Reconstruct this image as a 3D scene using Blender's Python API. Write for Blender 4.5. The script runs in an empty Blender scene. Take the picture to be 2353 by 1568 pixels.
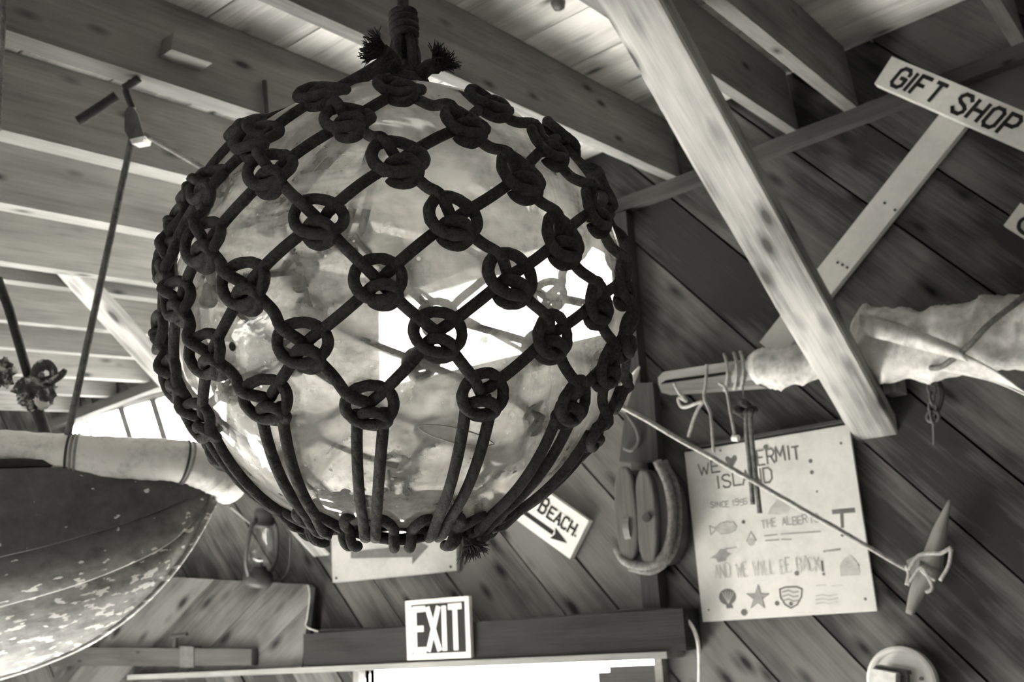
import bpy, math, random
import numpy as np
from mathutils import Matrix, Vector, noise as mnoise
random.seed(7)
rng = np.random.default_rng(7)
S = bpy.context.scene
COL = S.collection

# ------------------------------------------------------------------ camera
W, H, F = 2353.0, 1568.0, 2466.0
CX, CY = W / 2, H / 2
CAM = np.array([0, 0, 2.1])
_up = np.array([-476, -8784, 2466.]); _up /= np.linalg.norm(_up)
_dl = np.array([-3576, 886, 2466.]); _dl -= _up * _dl.dot(_up); _dl /= np.linalg.norm(_dl)
AX = -_dl; AZ = _up; AY = np.cross(AZ, AX)
cam = bpy.data.objects.new('camera', bpy.data.cameras.new('camera')); COL.objects.link(cam)
right = Vector((AX[0], AY[0], AZ[0])); down = Vector((AX[1], AY[1], AZ[1])); fwd = Vector((AX[2], AY[2], AZ[2]))
m = Matrix((right, -down, -fwd)).transposed().to_4x4(); m.translation = Vector(CAM)
cam.matrix_world = m
cam.data.sensor_width = 36; cam.data.lens = 36 * F / W
cam.data.clip_start = 0.05; cam.data.clip_end = 200
cam.data.dof.use_dof = True; cam.data.dof.focus_distance = 1.03; cam.data.dof.aperture_fstop = 13
S.camera = cam

# ------------------------------------------------------------------ light
wd = bpy.data.worlds.new('sky'); S.world = wd; wd.use_nodes = True
bg = wd.node_tree.nodes['Background']
bg.inputs[0].default_value = (1, 0.99, 0.955, 1); bg.inputs[1].default_value = 12.0
def area(name, loc, target, sx, sy, power):
    l = bpy.data.lights.new(name, 'AREA'); l.shape = 'RECTANGLE'; l.size = sx; l.size_y = sy; l.energy = power
    l.color = (1, 0.985, 0.95)
    o = bpy.data.objects.new(name, l); COL.objects.link(o)
    o.location = loc
    o.rotation_euler = (Vector(target) - Vector(loc)).to_track_quat('-Z', 'Y').to_euler()
    return o
def portal(name, loc, target, sx, sy):
    o = area(name, loc, target, sx, sy, 0.0); o.data.cycles.is_portal = True
portal('window_1_portal', (-2.58, 3.64, 3.44), (-2.58, 0, 3.44), 1.3, 0.5)
portal('window_2_portal', (-4.95, 3.72, 3.34), (-4.95, 0, 3.34), 1.42, 0.42)
portal('doorway_portal', (-2.6, 3.62, 0.98), (-2.6, 0, 0.98), 1.46, 2.0)
portal('rear_fill_opening_portal', (-3.7, -2.66, 1.0), (-3.7, 0, 1.0), 3.0, 2.0)  # sky through an added opening behind the camera, sized for frontal fill
portal('left_fill_opening_portal', (-6.66, 0.2, 0.95), (0, 0.2, 0.95), 2.0, 1.9)  # sky through an added opening in the unseen left wall
# sun through the front doorway: its patch on the pale floor is the main light from below
sun = bpy.data.lights.new('sun', 'SUN'); sun.energy = 320; sun.angle = 0.01; sun.color = (1, 0.985, 0.95)
so_ = bpy.data.objects.new('sun', sun); COL.objects.link(so_); so_.rotation_euler = Vector((-0.62, -1.0, -0.55)).to_track_quat('-Z', 'Y').to_euler()
S.view_settings.view_transform = 'Standard'; S.view_settings.look = 'None'
S.view_settings.exposure = 0.3; S.view_settings.gamma = 1.0; S.view_settings.use_curve_mapping = False
S.cycles.use_denoising = True
S.cycles.max_bounces = 10; S.cycles.transparent_max_bounces = 16; S.cycles.diffuse_bounces = 5
S.cycles.sample_clamp_indirect = 40.0

# ------------------------------------------------------------------ projection helpers
def ray(px, py):
    v = np.array([px - CX, py - CY, F]) / F
    return np.array([AX @ v, AY @ v, AZ @ v])
def at(px, py, d): return CAM + ray(px, py) * d
def onp(px, py, p0, n):
    r = ray(px, py); n = np.array(n, float)
    return CAM + r * ((np.array(p0) - CAM) @ n / (r @ n))
def wall(px, py, y=3.5): return onp(px, py, (0, y, 0), (0, 1, 0))
def nz(v): v = np.array(v, float); return v / np.linalg.norm(v)
UPV = np.array([0, 0, 1.])
CR = np.array(right); CU = -np.array(down); CF = np.array(fwd)

# ------------------------------------------------------------------ materials
TINT = (1.0, 0.985, 0.945)
def g(v): return (v * TINT[0], v * TINT[1], v * TINT[2], 1)
class NT:
    def __init__(s, name):
        s.m = bpy.data.materials.new(name); s.m.use_nodes = True
        s.t = s.m.node_tree; s.t.nodes.clear()
        s.out = s.t.nodes.new('ShaderNodeOutputMaterial')
    def n(s, typ, **kw):
        nd = s.t.nodes.new(typ)
        for k, v in kw.items():
            if k.startswith('i_'):
                key = k[2:]; key = int(key) if key.isdigit() else key
                nd.inputs[key].default_value = v
            else: setattr(nd, k, v)
        return nd
    def l(s, a, b): s.t.links.new(a, b)
    def math(s, op, a, b=None, c=None):
        nd = s.n('ShaderNodeMath', operation=op)
        for i, x in enumerate((a, b, c)):
            if x is None: continue
            if isinstance(x, (int, float)): nd.inputs[i].default_value = x
            else: s.l(x, nd.inputs[i])
        return nd.outputs[0]
    def ramp(s, fac, stops):
        r = s.n('ShaderNodeValToRGB')
        while len(r.color_ramp.elements) < len(stops): r.color_ramp.elements.new(0.5)
        for e, (p, c) in zip(r.color_ramp.elements, stops):
            e.position = p; e.color = c if isinstance(c, tuple) else g(c)
        s.l(fac, r.inputs[0]); return r.outputs[0]
    def bsdf(s, col, rough=0.8, spec=0.3, normal=None):
        b = s.n('ShaderNodeBsdfPrincipled')
        b.inputs['Roughness'].default_value = rough; b.inputs['Specular IOR Level'].default_value = spec
        if isinstance(col, tuple): b.inputs['Base Color'].default_value = col
        else: s.l(col, b.inputs['Base Color'])
        if normal is not None: s.l(normal, b.inputs['Normal'])
        s.l(b.outputs[0], s.out.inputs[0]); return b
    def coords(s, scale, rand=True):
        tc = s.n('ShaderNodeTexCoord'); mp = s.n('ShaderNodeMapping')
        s.l(tc.outputs['Object'], mp.inputs[0]); mp.inputs['Scale'].default_value = scale
        if rand:
            oi = s.n('ShaderNodeObjectInfo'); cm = s.n('ShaderNodeCombineXYZ')
            a = s.math('MULTIPLY', oi.outputs['Random'], 37.0); s.l(a, cm.inputs[0])
            s.l(s.math('MULTIPLY', oi.outputs['Random'], 91.0), cm.inputs[1]); s.l(a, cm.inputs[2])
            s.l(cm.outputs[0], mp.inputs['Location'])
        return mp.outputs[0]
    def noise(s, vec, scale, detail=4, rough=0.55, dist=0.0):
        nd = s.n('ShaderNodeTexNoise', i_Scale=scale, i_Detail=detail, i_Roughness=rough, i_Distortion=dist)
        s.l(vec, nd.inputs['Vector']); return nd.outputs[0]
    def bump(s, h, strength=0.3, dist=0.01):
        b = s.n('ShaderNodeBump', i_Strength=strength, i_Distance=dist)
        s.l(h, b.inputs['Height']); return b.outputs[0]

def wood(name, dark, light, knots=0.085, var=0.35, rough=0.75, blot=0.5, ks=2.3):
    t = NT(name)
    big = t.noise(t.coords((0.9, 9, 9)), 1.3, 5, 0.6, 0.6)
    fine = t.noise(t.coords((3.0, 70, 70)), 1.5, 4, 0.6)
    blotch = t.noise(t.coords((1.6, 4.0, 4.0)), 1.7, 3, 0.5)
    f = t.math('ADD', t.math('MULTIPLY', big, 0.62), t.math('MULTIPLY', fine, 0.38))
    f = t.math('ADD', f, t.math('MULTIPLY', t.math('SUBTRACT', blotch, 0.5), blot))
    oi = t.n('ShaderNodeObjectInfo')
    f = t.math('ADD', f, t.math('MULTIPLY', t.math('SUBTRACT', oi.outputs['Random'], 0.5), var))
    mid = (dark + light) / 2
    col = t.ramp(f, [(0.30, dark), (0.48, mid), (0.70, light)])
    if knots:
        vn = t.n('ShaderNodeTexVoronoi', i_Scale=1.0)
        t.l(t.coords((1.7 * ks, 4.6 * ks, 4.6 * ks)), vn.inputs['Vector'])
        kf = t.ramp(vn.outputs['Distance'], [(knots * 0.8, (1, 1, 1, 1)), (knots * 1.3, (0.55, 0.55, 0.55, 1)), (knots * 2.4, (0, 0, 0, 1))])
        mx = t.n('ShaderNodeMix', data_type='RGBA'); t.l(kf, mx.inputs[0]); t.l(col, mx.inputs[6])
        mx.inputs[7].default_value = g(dark * 0.35); col = mx.outputs[2]
    t.bsdf(col, rough, 0.25, t.bump(fine, 0.35, 0.004))
    return t.m
def paint(name, base, dirt=0.35, rough=0.6, scale=9, spec=0.35, lo=0.35):
    t = NT(name)
    v = t.coords((1, 1, 1))
    n1 = t.noise(v, scale, 6, 0.62); n2 = t.noise(v, scale * 7, 3, 0.6)
    f = t.math('ADD', t.math('MULTIPLY', n1, 0.7), t.math('MULTIPLY', n2, 0.3))
    col = t.ramp(f, [(lo, base * (1 - dirt)), (lo + 0.2, base)])
    t.bsdf(col, rough, spec, t.bump(n2, 0.15, 0.003)); return t.m
def plain(name, v, rough=0.7, spec=0.3):
    t = NT(name); n1 = t.noise(t.coords((1, 1, 1)), 30, 4, 0.6)
    t.bsdf(t.ramp(n1, [(0.3, v * 0.75), (0.7, v * 1.15)]), rough, spec); return t.m
def rope_mat(name, dark, light, pitch, depth=0.0012, strands=3.0):
    t = NT(name)
    uv = t.n('ShaderNodeUVMap'); sp = t.n('ShaderNodeSeparateXYZ'); t.l(uv.outputs[0], sp.inputs[0])
    ph = t.math('ADD', t.math('MULTIPLY', sp.outputs[1], 1.0 / pitch), t.math('MULTIPLY', sp.outputs[0], strands))
    h = t.math('ABSOLUTE', t.math('SINE', t.math('MULTIPLY', ph, math.pi)))
    n1 = t.noise(t.coords((1, 1, 1), False), 420, 4, 0.7); n2 = t.noise(t.coords((1, 1, 1), False), 60, 3, 0.6)
    hh = t.math('ADD', t.math('MULTIPLY', h, 0.6), t.math('MULTIPLY', n1, 0.9))
    c = t.math('ADD', t.math('MULTIPLY', n1, 0.55), t.math('MULTIPLY', n2, 0.45))
    t.bsdf(t.ramp(c, [(0.35, dark), (0.68, light)]), 0.95, 0.1, t.bump(hh, 0.8, depth)); return t.m

M = {}
M['wall'] = wood('weathered_wall_plank', 0.035, 0.16, 0.11, 0.35, 0.8, 0.9)
M['ceil'] = wood('pine_roof_board', 0.38, 0.88, 0.10, 0.25, 0.8, 0.8)
M['rafter'] = wood('rafter_pine', 0.12, 0.30, 0.08, 0.15, 0.75, 0.35)
M['brace'] = wood('pale_brace_timber', 0.16, 0.52, 0.16, 0.1, 0.7, 0.9, 3.0)
M['plate'] = wood('plate_timber', 0.03, 0.09, 0.05, 0.2)
M['beam'] = wood('dark_header_beam', 0.012, 0.035, 0.05, 0.1)
M['casing'] = wood('casing_strip', 0.12, 0.3, 0.0, 0.2)
M['door'] = wood('sliding_door_plank', 0.04, 0.15, 0.12, 0.3, 0.75, 0.9)
M['floor'] = wood('floor_plank', 0.35, 0.55, 0.05, 0.2)
M['ground'] = plain('sandy_ground', 0.09, 0.9)
M['dark'] = wood('dark_stained_wood', 0.03, 0.08, 0.0, 0.1)
M['black'] = plain('black_shadow_board', 0.02, 0.9, 0.1)
M['white'] = paint('white_sign_paint', 0.78, 0.14, 0.55)
M['white2'] = paint('aged_white_paint', 0.42, 0.2, 0.6)
M['post'] = paint('white_batten_paint', 0.62, 0.12, 0.55)
M['ink'] = plain('black_sign_paint', 0.018, 0.6)
M['ink2'] = plain('faded_sign_paint', 0.12, 0.7)
M['pencil'] = plain('marker_pen', 0.17, 0.8)
M['pencil2'] = plain('faded_marker_pen', 0.36, 0.8)
M['pencil3'] = plain('pale_marker_pen', 0.54, 0.8)
M['canvas'] = paint('canvas_wrap', 0.9, 0.4, 0.85, 11, 0.15, 0.33)
M['sail'] = paint('sail_cloth', 0.74, 0.5, 0.9, 7, 0.1, 0.38)
M['iron'] = plain('dark_iron', 0.035, 0.5, 0.5)
M['iron2'] = plain('grey_iron', 0.10, 0.45, 0.5)
M['rope'] = rope_mat('dark_tarred_rope', 0.028, 0.11, 0.02, 0.0016)
M['cord'] = rope_mat('pale_rope', 0.28, 0.75, 0.012, 0.002)
M['hoist'] = rope_mat('grey_rope', 0.08, 0.3, 0.012, 0.002)
M['twine'] = rope_mat('grey_twine', 0.22, 0.5, 0.01, 0.001)
M['wire'] = plain('white_cable', 0.75, 0.5)
M['tooth'] = plain('pale_horn', 0.75, 0.5)
M['block'] = wood('tackle_block_wood', 0.05, 0.17, 0.0, 0.1, 0.5)
M['spar'] = wood('spar_wood', 0.15, 0.32, 0.0, 0.2, 0.6)
M['lampwhite'] = paint('white_enamel', 0.72, 0.12, 0.4)
M['ply'] = paint('pale_plywood', 0.72, 0.16, 0.7, 6)
def m_boat():
    t = NT('peeling_boat_paint'); v = t.coords((1, 1, 1), False); vs = t.coords((2.2, 16, 16), False)
    n1 = t.noise(vs, 1.6, 5, 0.6, 0.4); n2 = t.noise(v, 26, 5, 0.65); n3 = t.noise(vs, 4.2, 3, 0.5)
    sp = t.n('ShaderNodeSeparateXYZ'); uv = t.n('ShaderNodeUVMap'); t.l(uv.outputs[0], sp.inputs[0])
    low = t.ramp(sp.outputs[1], [(0.30, (0, 0, 0, 1)), (0.85, (1, 1, 1, 1))])
    base = t.ramp(n2, [(0.3, 0.085), (0.7, 0.15)])
    worn = t.ramp(t.math('ADD', t.math('MULTIPLY', n1, 0.6), t.math('MULTIPLY', n2, 0.4)), [(0.36, 0.14), (0.6, 0.45)])
    mx = t.n('ShaderNodeMix', data_type='RGBA'); t.l(low, mx.inputs[0]); t.l(base, mx.inputs[6]); t.l(worn, mx.inputs[7])
    pk = t.math('ADD', n3, t.math('MULTIPLY', low, 0.13))
    ch = t.ramp(pk, [(0.70, (0, 0, 0, 1)), (0.72, (1, 1, 1, 1))])
    m2 = t.n('ShaderNodeMix', data_type='RGBA'); t.l(ch, m2.inputs[0]); t.l(mx.outputs[2], m2.inputs[6]); m2.inputs[7].default_value = g(0.85)
    t.bsdf(m2.outputs[2], 0.45, 0.4, t.bump(t.math('ADD', n2, ch), 0.25, 0.002)); return t.m
M['boat'] = m_boat()
def m_glass():
    t = NT('dusty_float_glass'); v = t.coords((1, 1, 1), False)
    tc = t.n('ShaderNodeTexCoord'); sp = t.n('ShaderNodeSeparateXYZ'); t.l(tc.outputs['Object'], sp.inputs[0])
    n1 = t.noise(v, 8, 4, 0.58, 1.2); n2 = t.noise(v, 70, 4, 0.65, 0.3)
    vst = t.coords((3, 3, 30), False); n3 = t.noise(vst, 3.0, 4, 0.6, 0.5)
    d = t.math('ADD', t.math('MULTIPLY', n1, 0.72), t.math('MULTIPLY', n2, 0.16))
    d = t.math('ADD', d, t.math('MULTIPLY', n3, 0.12))
    film = t.ramp(d, [(0.38, (0.06,) * 3 + (1,)), (0.46, (0.24,) * 3 + (1,)), (0.54, (0.52,) * 3 + (1,)), (0.64, (0.82,) * 3 + (1,))])
    top = t.ramp(t.math('ADD', t.math('MULTIPLY', sp.outputs[2], 2.0), 0.5), [(0.54, (0, 0, 0, 1)), (0.72, (0.50, 0.50, 0.50, 1))])
    dust = t.math('MAXIMUM', film, t.math('ADD', top, t.math('MULTIPLY', t.math('SUBTRACT', n2, 0.5), 0.35)))
    vo = t.n('ShaderNodeTexVoronoi', i_Scale=42.0); t.l(v, vo.inputs['Vector'])
    spk = t.ramp(vo.outputs['Distance'], [(0.07, (1, 1, 1, 1)), (0.11, (0, 0, 0, 1))])
    vb = t.n('ShaderNodeTexVoronoi', i_Scale=13.0); t.l(v, vb.inputs['Vector'])
    blk = t.ramp(vb.outputs['Distance'], [(0.085, (1, 1, 1, 1)), (0.10, (0, 0, 0, 1))])
    dust = t.math('MINIMUM', t.math('MAXIMUM', dust, t.math('MAXIMUM', t.math('MULTIPLY', spk, 0.8), blk)), 0.95)
    lw = t.n('ShaderNodeLayerWeight', i_Blend=0.5)
    fr = t.math('ADD', 0.09, t.math('MULTIPLY', t.math('POWER', lw.outputs['Facing'], 4.0), 0.6))
    tr = t.n('ShaderNodeBsdfTransparent'); tr.inputs[0].default_value = (0.93, 0.93, 0.91, 1)
    hb = t.noise(v, 14, 3, 0.5, 0.8)
    bm = t.bump(hb, 0.25, 0.01)
    gl = t.n('ShaderNodeBsdfGlossy', i_Roughness=0.04); gl.inputs[0].default_value = (1, 1, 0.98, 1); t.l(bm, gl.inputs['Normal'])
    a = t.n('ShaderNodeMixShader'); t.l(fr, a.inputs[0]); t.l(tr.outputs[0], a.inputs[1]); t.l(gl.outputs[0], a.inputs[2])
    dm = t.n('ShaderNodeMix', data_type='RGBA'); t.l(t.ramp(blk, [(0.2, 0.92), (0.6, 0.02)]), dm.inputs[6]); dm.inputs[7].default_value = g(0.36); t.l(t.math('MULTIPLY', top, 1.8), dm.inputs[0]); dc = dm.outputs[2]
    df = t.n('ShaderNodeBsdfDiffuse'); tl = t.n('ShaderNodeBsdfTranslucent'); t.l(dc, df.inputs[0]); t.l(dc, tl.inputs[0])
    b = t.n('ShaderNodeMixShader', i_0=0.75); t.l(df.outputs[0], b.inputs[1]); t.l(tl.outputs[0], b.inputs[2])
    c = t.n('ShaderNodeMixShader'); t.l(dust, c.inputs[0]); t.l(a.outputs[0], c.inputs[1]); t.l(b.outputs[0], c.inputs[2])
    t.l(c.outputs[0], t.out.inputs[0]); return t.m
M['glass'] = m_glass()
def m_pane(name, dust):
    t = NT(name); v = t.coords((1, 1, 1), False); n1 = t.noise(v, 5, 5, 0.6)
    f = t.ramp(n1, [(0.3, (dust * 0.5,) * 3 + (1,)), (0.7, (dust,) * 3 + (1,))])
    tr = t.n('ShaderNodeBsdfTransparent'); gl = t.n('ShaderNodeBsdfGlossy', i_Roughness=0.05)
    lw = t.n('ShaderNodeLayerWeight', i_Blend=0.5)
    a = t.n('ShaderNodeMixShader'); t.l(t.math('ADD', 0.05, t.math('MULTIPLY', t.math('POWER', lw.outputs['Facing'], 4.0), 0.6)), a.inputs[0])
    t.l(tr.outputs[0], a.inputs[1]); t.l(gl.outputs[0], a.inputs[2])
    df = t.n('ShaderNodeBsdfTranslucent'); df.inputs[0].default_value = g(0.8)
    c = t.n('ShaderNodeMixShader'); t.l(f, c.inputs[0]); t.l(a.outputs[0], c.inputs[1]); t.l(df.outputs[0], c.inputs[2])
    t.l(c.outputs[0], t.out.inputs[0]); return t.m
M['pane'] = m_pane('window_pane', 0.12)
M['chimney'] = m_pane('lantern_glass', 0.03)
def m_flecked():
    t = NT('crusted_driftwood'); n = t.noise(t.coords((1, 1, 1), False), 38, 4, 0.6)
    t.bsdf(t.ramp(n, [(0.3, 0.03), (0.52, 0.10), (0.62, 0.65)]), 0.8, 0.3, t.bump(n, 0.5, 0.004)); return t.m
M['drift'] = m_flecked()

# ------------------------------------------------------------------ object helpers
MW = {}
def reg(o, Mx, parent=None):
    MW[o.name] = Mx
    if parent is not None:
        o.parent = parent; o.matrix_basis = MW[parent.name].inverted() @ Mx
    else: o.matrix_basis = Mx
def props(o, label=None, cat=None, group=None, kind=None):
    if label: o['label'] = label
    if cat: o['category'] = cat
    if group: o['group'] = group
    if kind: o['kind'] = kind
    return o
def empty(name, loc, label, cat, group=None, kind=None):
    o = bpy.data.objects.new(name, None); o.empty_display_size = 0.05; COL.objects.link(o)
    reg(o, Matrix.Translation(Vector(loc))); return props(o, label, cat, group, kind)
def frame(o, u, v, n=None):
    u = nz(u); v = np.array(v, float); v = nz(v - u * (v @ u)); w = np.cross(u, v)
    mx = Matrix((Vector(u), Vector(v), Vector(w))).transposed().to_4x4(); mx.translation = Vector(o); return mx
def link_mesh(name, me, Mx, parent=None, **kw):
    o = bpy.data.objects.new(name, me); COL.objects.link(o); reg(o, Mx, parent); return props(o, **kw)
def mk(name, mb, mat, parent=None, fr=None, smooth=False, **kw):
    V, Fc, UV = mb.V, mb.F, mb.UV
    V = np.array(V, float)
    if fr is None:
        c = V.mean(0) if parent is None else np.array(MW[parent.name].translation)
        fr = Matrix.Translation(Vector(c))
    inv = np.array(fr.inverted())
    L = V @ inv[:3, :3].T + inv[:3, 3]
    me = bpy.data.meshes.new(name); me.from_pydata(L.tolist(), [], Fc)
    if UV:
        ul = me.uv_layers.new(name='UVMap'); ul.data.foreach_set('uv', np.array([c for f in UV for c in f], float).ravel())
    if smooth: me.polygons.foreach_set('use_smooth', [True] * len(me.polygons))
    me.materials.append(mat if not isinstance(mat, str) else M[mat]); me.update()
    return link_mesh(name, me, fr, parent, **kw)
class MB:
    def __init__(s): s.V = []; s.F = []; s.UV = []
    def add(s, V, Fc, UV=None):
        o = len(s.V); s.V += [tuple(map(float, v)) for v in V]; s.F += [tuple(i + o for i in f) for f in Fc]
        if UV: s.UV += UV
        return s
    def hexa(s, c):       # 8 corners: bottom loop 0-3, top loop 4-7
        return s.add(c, [(3, 2, 1, 0), (4, 5, 6, 7), (0, 1, 5, 4), (1, 2, 6, 5), (2, 3, 7, 6), (3, 0, 4, 7)])
    def box(s, o, u, v, w, a, b, c):   # ranges a,b,c along unit axes
        o = np.array(o, float); P = lambda i, j, k: o + u * a[i] + v * b[j] + w * c[k]
        return s.hexa([P(0, 0, 0), P(1, 0, 0), P(1, 1, 0), P(0, 1, 0), P(0, 0, 1), P(1, 0, 1), P(1, 1, 1), P(0, 1, 1)])
    def prism(s, pts, d):  # polygon (3-D points) extruded along d
        n = len(pts); d = np.array(d, float); A = [np.array(p, float) for p in pts]
        V = A + [p + d for p in A]
        Fc = [tuple(range(n - 1, -1, -1)), tuple(range(n, 2 * n))] + [(i, (i + 1) % n, n + (i + 1) % n, n + i) for i in range(n)]
        return s.add(V, Fc)
    def tube(s, P, r, sides=8, closed=False, cap=True, ell=None):
        P = np.array(P, float); n = len(P); r = np.full(n, r) if np.isscalar(r) else np.array(r)
        T = np.zeros_like(P)
        if closed: T = np.roll(P, -1, 0) - np.roll(P, 1, 0)
        else: T[1:-1] = P[2:] - P[:-2]; T[0] = P[1] - P[0]; T[-1] = P[-1] - P[-2]
        T /= np.linalg.norm(T, axis=1)[:, None] + 1e-12
        a = np.array([0, 0, 1.]) if abs(T[0][2]) < 0.9 else np.array([1., 0, 0])
        N = nz(a - T[0] * (a @ T[0])); V = []; base = len(s.V)
        Ns = []
        for i in range(n):
            N = N - T[i] * (N @ T[i]); N /= np.linalg.norm(N) + 1e-12; Ns.append(N.copy())
        if closed:   # spread residual twist
            e = Ns[-1] - T[0] * (Ns[-1] @ T[0]); e = nz(e); B0 = np.cross(T[0], Ns[0])
            tw = math.atan2(e @ B0, e @ Ns[0])
        L = np.concatenate([[0], np.cumsum(np.linalg.norm(np.diff(P, axis=0), axis=1))])
        for i in range(n):
            B = np.cross(T[i], Ns[i]); o = -tw * i / n if closed else 0
            for k in range(sides):
                t = 2 * math.pi * k / sides + o
                V.append(P[i] + (Ns[i] * math.cos(t) + B * math.sin(t)) * r[i])
        Fc = []; UV = []
        m = n if closed else n - 1
        for i in range(m):
            j = (i + 1) % n; l0 = L[i]; l1 = L[i + 1] if i + 1 < n else L[i] + np.linalg.norm(P[0] - P[-1])
            for k in range(sides):
                k2 = (k + 1) % sides
                Fc.append((i * sides + k, i * sides + k2, j * sides + k2, j * sides + k))
                UV.append([(k / sides, l0), ((k + 1) / sides, l0), ((k + 1) / sides, l1), (k / sides, l1)])
        if cap and not closed:
            Fc.append(tuple(range(sides - 1, -1, -1))); UV.append([(0, 0)] * sides)
            Fc.append(tuple((n - 1) * sides + k for k in range(sides))); UV.append([(0, 0)] * sides)
        return s.add(V, Fc, UV)
    def grid(s, G, closed_u=False, closed_v=False, uv=True):   # G[i][j] 3-D points
        n, mm = len(G), len(G[0]); V = [p for row in G for p in row]; Fc = []; UV = []
        for i in range(n if closed_u else n - 1):
            for j in range(mm if closed_v else mm - 1):
                i2, j2 = (i + 1) % n, (j + 1) % mm
                Fc.append((i * mm + j, i2 * mm + j, i2 * mm + j2, i * mm + j2))
                UV.append([(i / n, j / mm), ((i + 1) / n, j / mm), ((i + 1) / n, (j + 1) / mm), (i / n, (j + 1) / mm)])
        return s.add(V, Fc, UV if uv else None)
    def lathe(s, o, ax, prof, seg=24):   # prof: (radius, height)
        ax = nz(ax); a = nz(np.cross(ax, [1, 0, 0] if abs(ax[0]) < 0.9 else [0, 1, 0])); b = np.cross(ax, a); o = np.array(o, float)
        return s.grid([[o + ax * h + (a * math.cos(t) + b * math.sin(t)) * max(r, 1e-4) for r, h in prof] for t in np.linspace(0, 2 * math.pi, seg, endpoint=False)], closed_u=True, uv=False)
def smooth_pts(P, n=6):   # Catmull-Rom
    P = [np.array(p, float) for p in P]; Q = [2 * P[0] - P[1]] + P + [2 * P[-1] - P[-2]]; out = []
    for i in range(1, len(Q) - 2):
        for k in range(n):
            t = k / n; a, b, c, d = Q[i - 1:i + 3]
            out.append(0.5 * ((2 * b) + (c - a) * t + (2 * a - 5 * b + 4 * c - d) * t * t + (3 * b - a - 3 * c + d) * t ** 3))
    out.append(P[-1]); return out
def interp(x, xs, ys): return float(np.interp(x, xs, ys))
E3 = np.eye(3)

# ------------------------------------------------------------------ roof frame
DA = nz([1, 0, 0.064]); DR = nz([-0.02, 0.993, 0.114]); DR = nz(DR - DA * (DR @ DA)); RN = np.cross(DA, DR)
P0 = np.array([-1.68, 3.5, 3.771])
RF = frame(P0, DR, -DA)          # local x along the rafter
def rp(a, r, n=0): return P0 + DA * a + DR * r + RN * n
def roof_px(px, py, n=0): return onp(px, py, P0 + RN * n, RN)

# ---- wall openings
WIN1 = (-3.22, -1.935, 3.20, 3.685); WIN2 = (-5.66, -4.25, 3.16, 3.545); DOOR = (-3.34, -1.885, -0.1, 2.015)
XL, XR, YB, YF, ZT = -6.6, 2.4, -2.6, 3.5, 4.35
def clip(poly, a, b, c):   # keep a*x+b*z<=c
    out = []
    for i in range(len(poly)):
        p, q = poly[i], poly[(i + 1) % len(poly)]
        dp, dq = a * p[0] + b * p[1] - c, a * q[0] + b * q[1] - c
        if dp <= 0: out.append(p)
        if dp * dq < 0:
            t = dp / (dp - dq); out.append((p[0] + (q[0] - p[0]) * t, p[1] + (q[1] - p[1]) * t))
    return out
def area2(p): return abs(sum(p[i][0] * p[(i + 1) % len(p)][1] - p[(i + 1) % len(p)][0] * p[i][1] for i in range(len(p)))) / 2
# cells of the wall around the openings (x0,x1,z0,z1)
CELLS = [(XL, WIN2[0], 0, ZT), (WIN2[0], WIN2[1], 0, WIN2[2]), (WIN2[0], WIN2[1], WIN2[3], ZT), (WIN2[1], DOOR[0], 0, ZT),
         (DOOR[0], WIN1[0], DOOR[3], ZT), (WIN1[0], DOOR[1], DOOR[3], WIN1[2]), (WIN1[0], WIN1[1], WIN1[3], ZT),
         (WIN1[1], DOOR[1], WIN1[2], ZT), (DOOR[1], XR, 0, ZT)]
# backing sheet behind the boarding
mb = MB()
for x0, x1, z0, z1 in CELLS:
    mb.box((0, 0, 0), E3[0], E3[1], E3[2], (x0, x1), (3.535, 3.56), (z0, z1))
wall_front = mk('wall_front', mb, 'black', kind='structure', label='inner front wall boarded with dark diagonal planks')
ANG = math.radians(-49.5); PD = np.array([math.cos(ANG), math.sin(ANG)]); PN = np.array([-math.sin(ANG), math.cos(ANG)])
def pw(px, py): p = wall(px, py); return p[0] * PN[0] + p[2] * PN[1]
known = [pw(1600, 674), pw(1600, 500), pw(1902, 405), pw(2040, 314), pw(2200, 606), pw(2200, 990), pw(2070, 1092), pw(2043, 1352), pw(1576, 1332), pw(1382, 1354),
         pw(1214, 1306), pw(760, 1333), pw(895, 1390), pw(1375, 1055)]
ws = sorted(known); edges = [ws[0]]
for k in ws[1:]:
    gap = k - edges[-1]
    if gap < 0.10: continue
    nsub = max(1, round(gap / 0.27))
    for i in range(1, nsub + 1): edges.append(edges[-1] + gap / nsub if i < nsub else k)
while edges[0] > -5.6: edges.insert(0, edges[0] - random.uniform(0.2, 0.3))
while edges[-1] < 5.2: edges.append(edges[-1] + random.uniform(0.2, 0.3))
for i in range(len(edges) - 1):
    w0, w1 = edges[i] + 0.004, edges[i + 1] - 0.004
    mb = MB(); yo = 3.5 + random.uniform(0, 0.008)
    for x0, x1, z0, z1 in CELLS:
        poly = [(x0, z0), (x1, z0), (x1, z1), (x0, z1)]
        poly = clip(poly, PN[0], PN[1], w1); poly = clip(poly, -PN[0], -PN[1], -w0) if len(poly) > 2 else []
        if len(poly) > 2 and area2(poly) > 1e-4: mb.prism([(x, yo, z) for x, z in poly], (0, 0.025, 0))
    if mb.V:
        c = PN * (w0 + w1) / 2
        mk('plank', mb, 'wall', wall_front, frame((c[0], yo, c[1]), (PD[0], 0, PD[1]), (0, 1, 0)))

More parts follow.
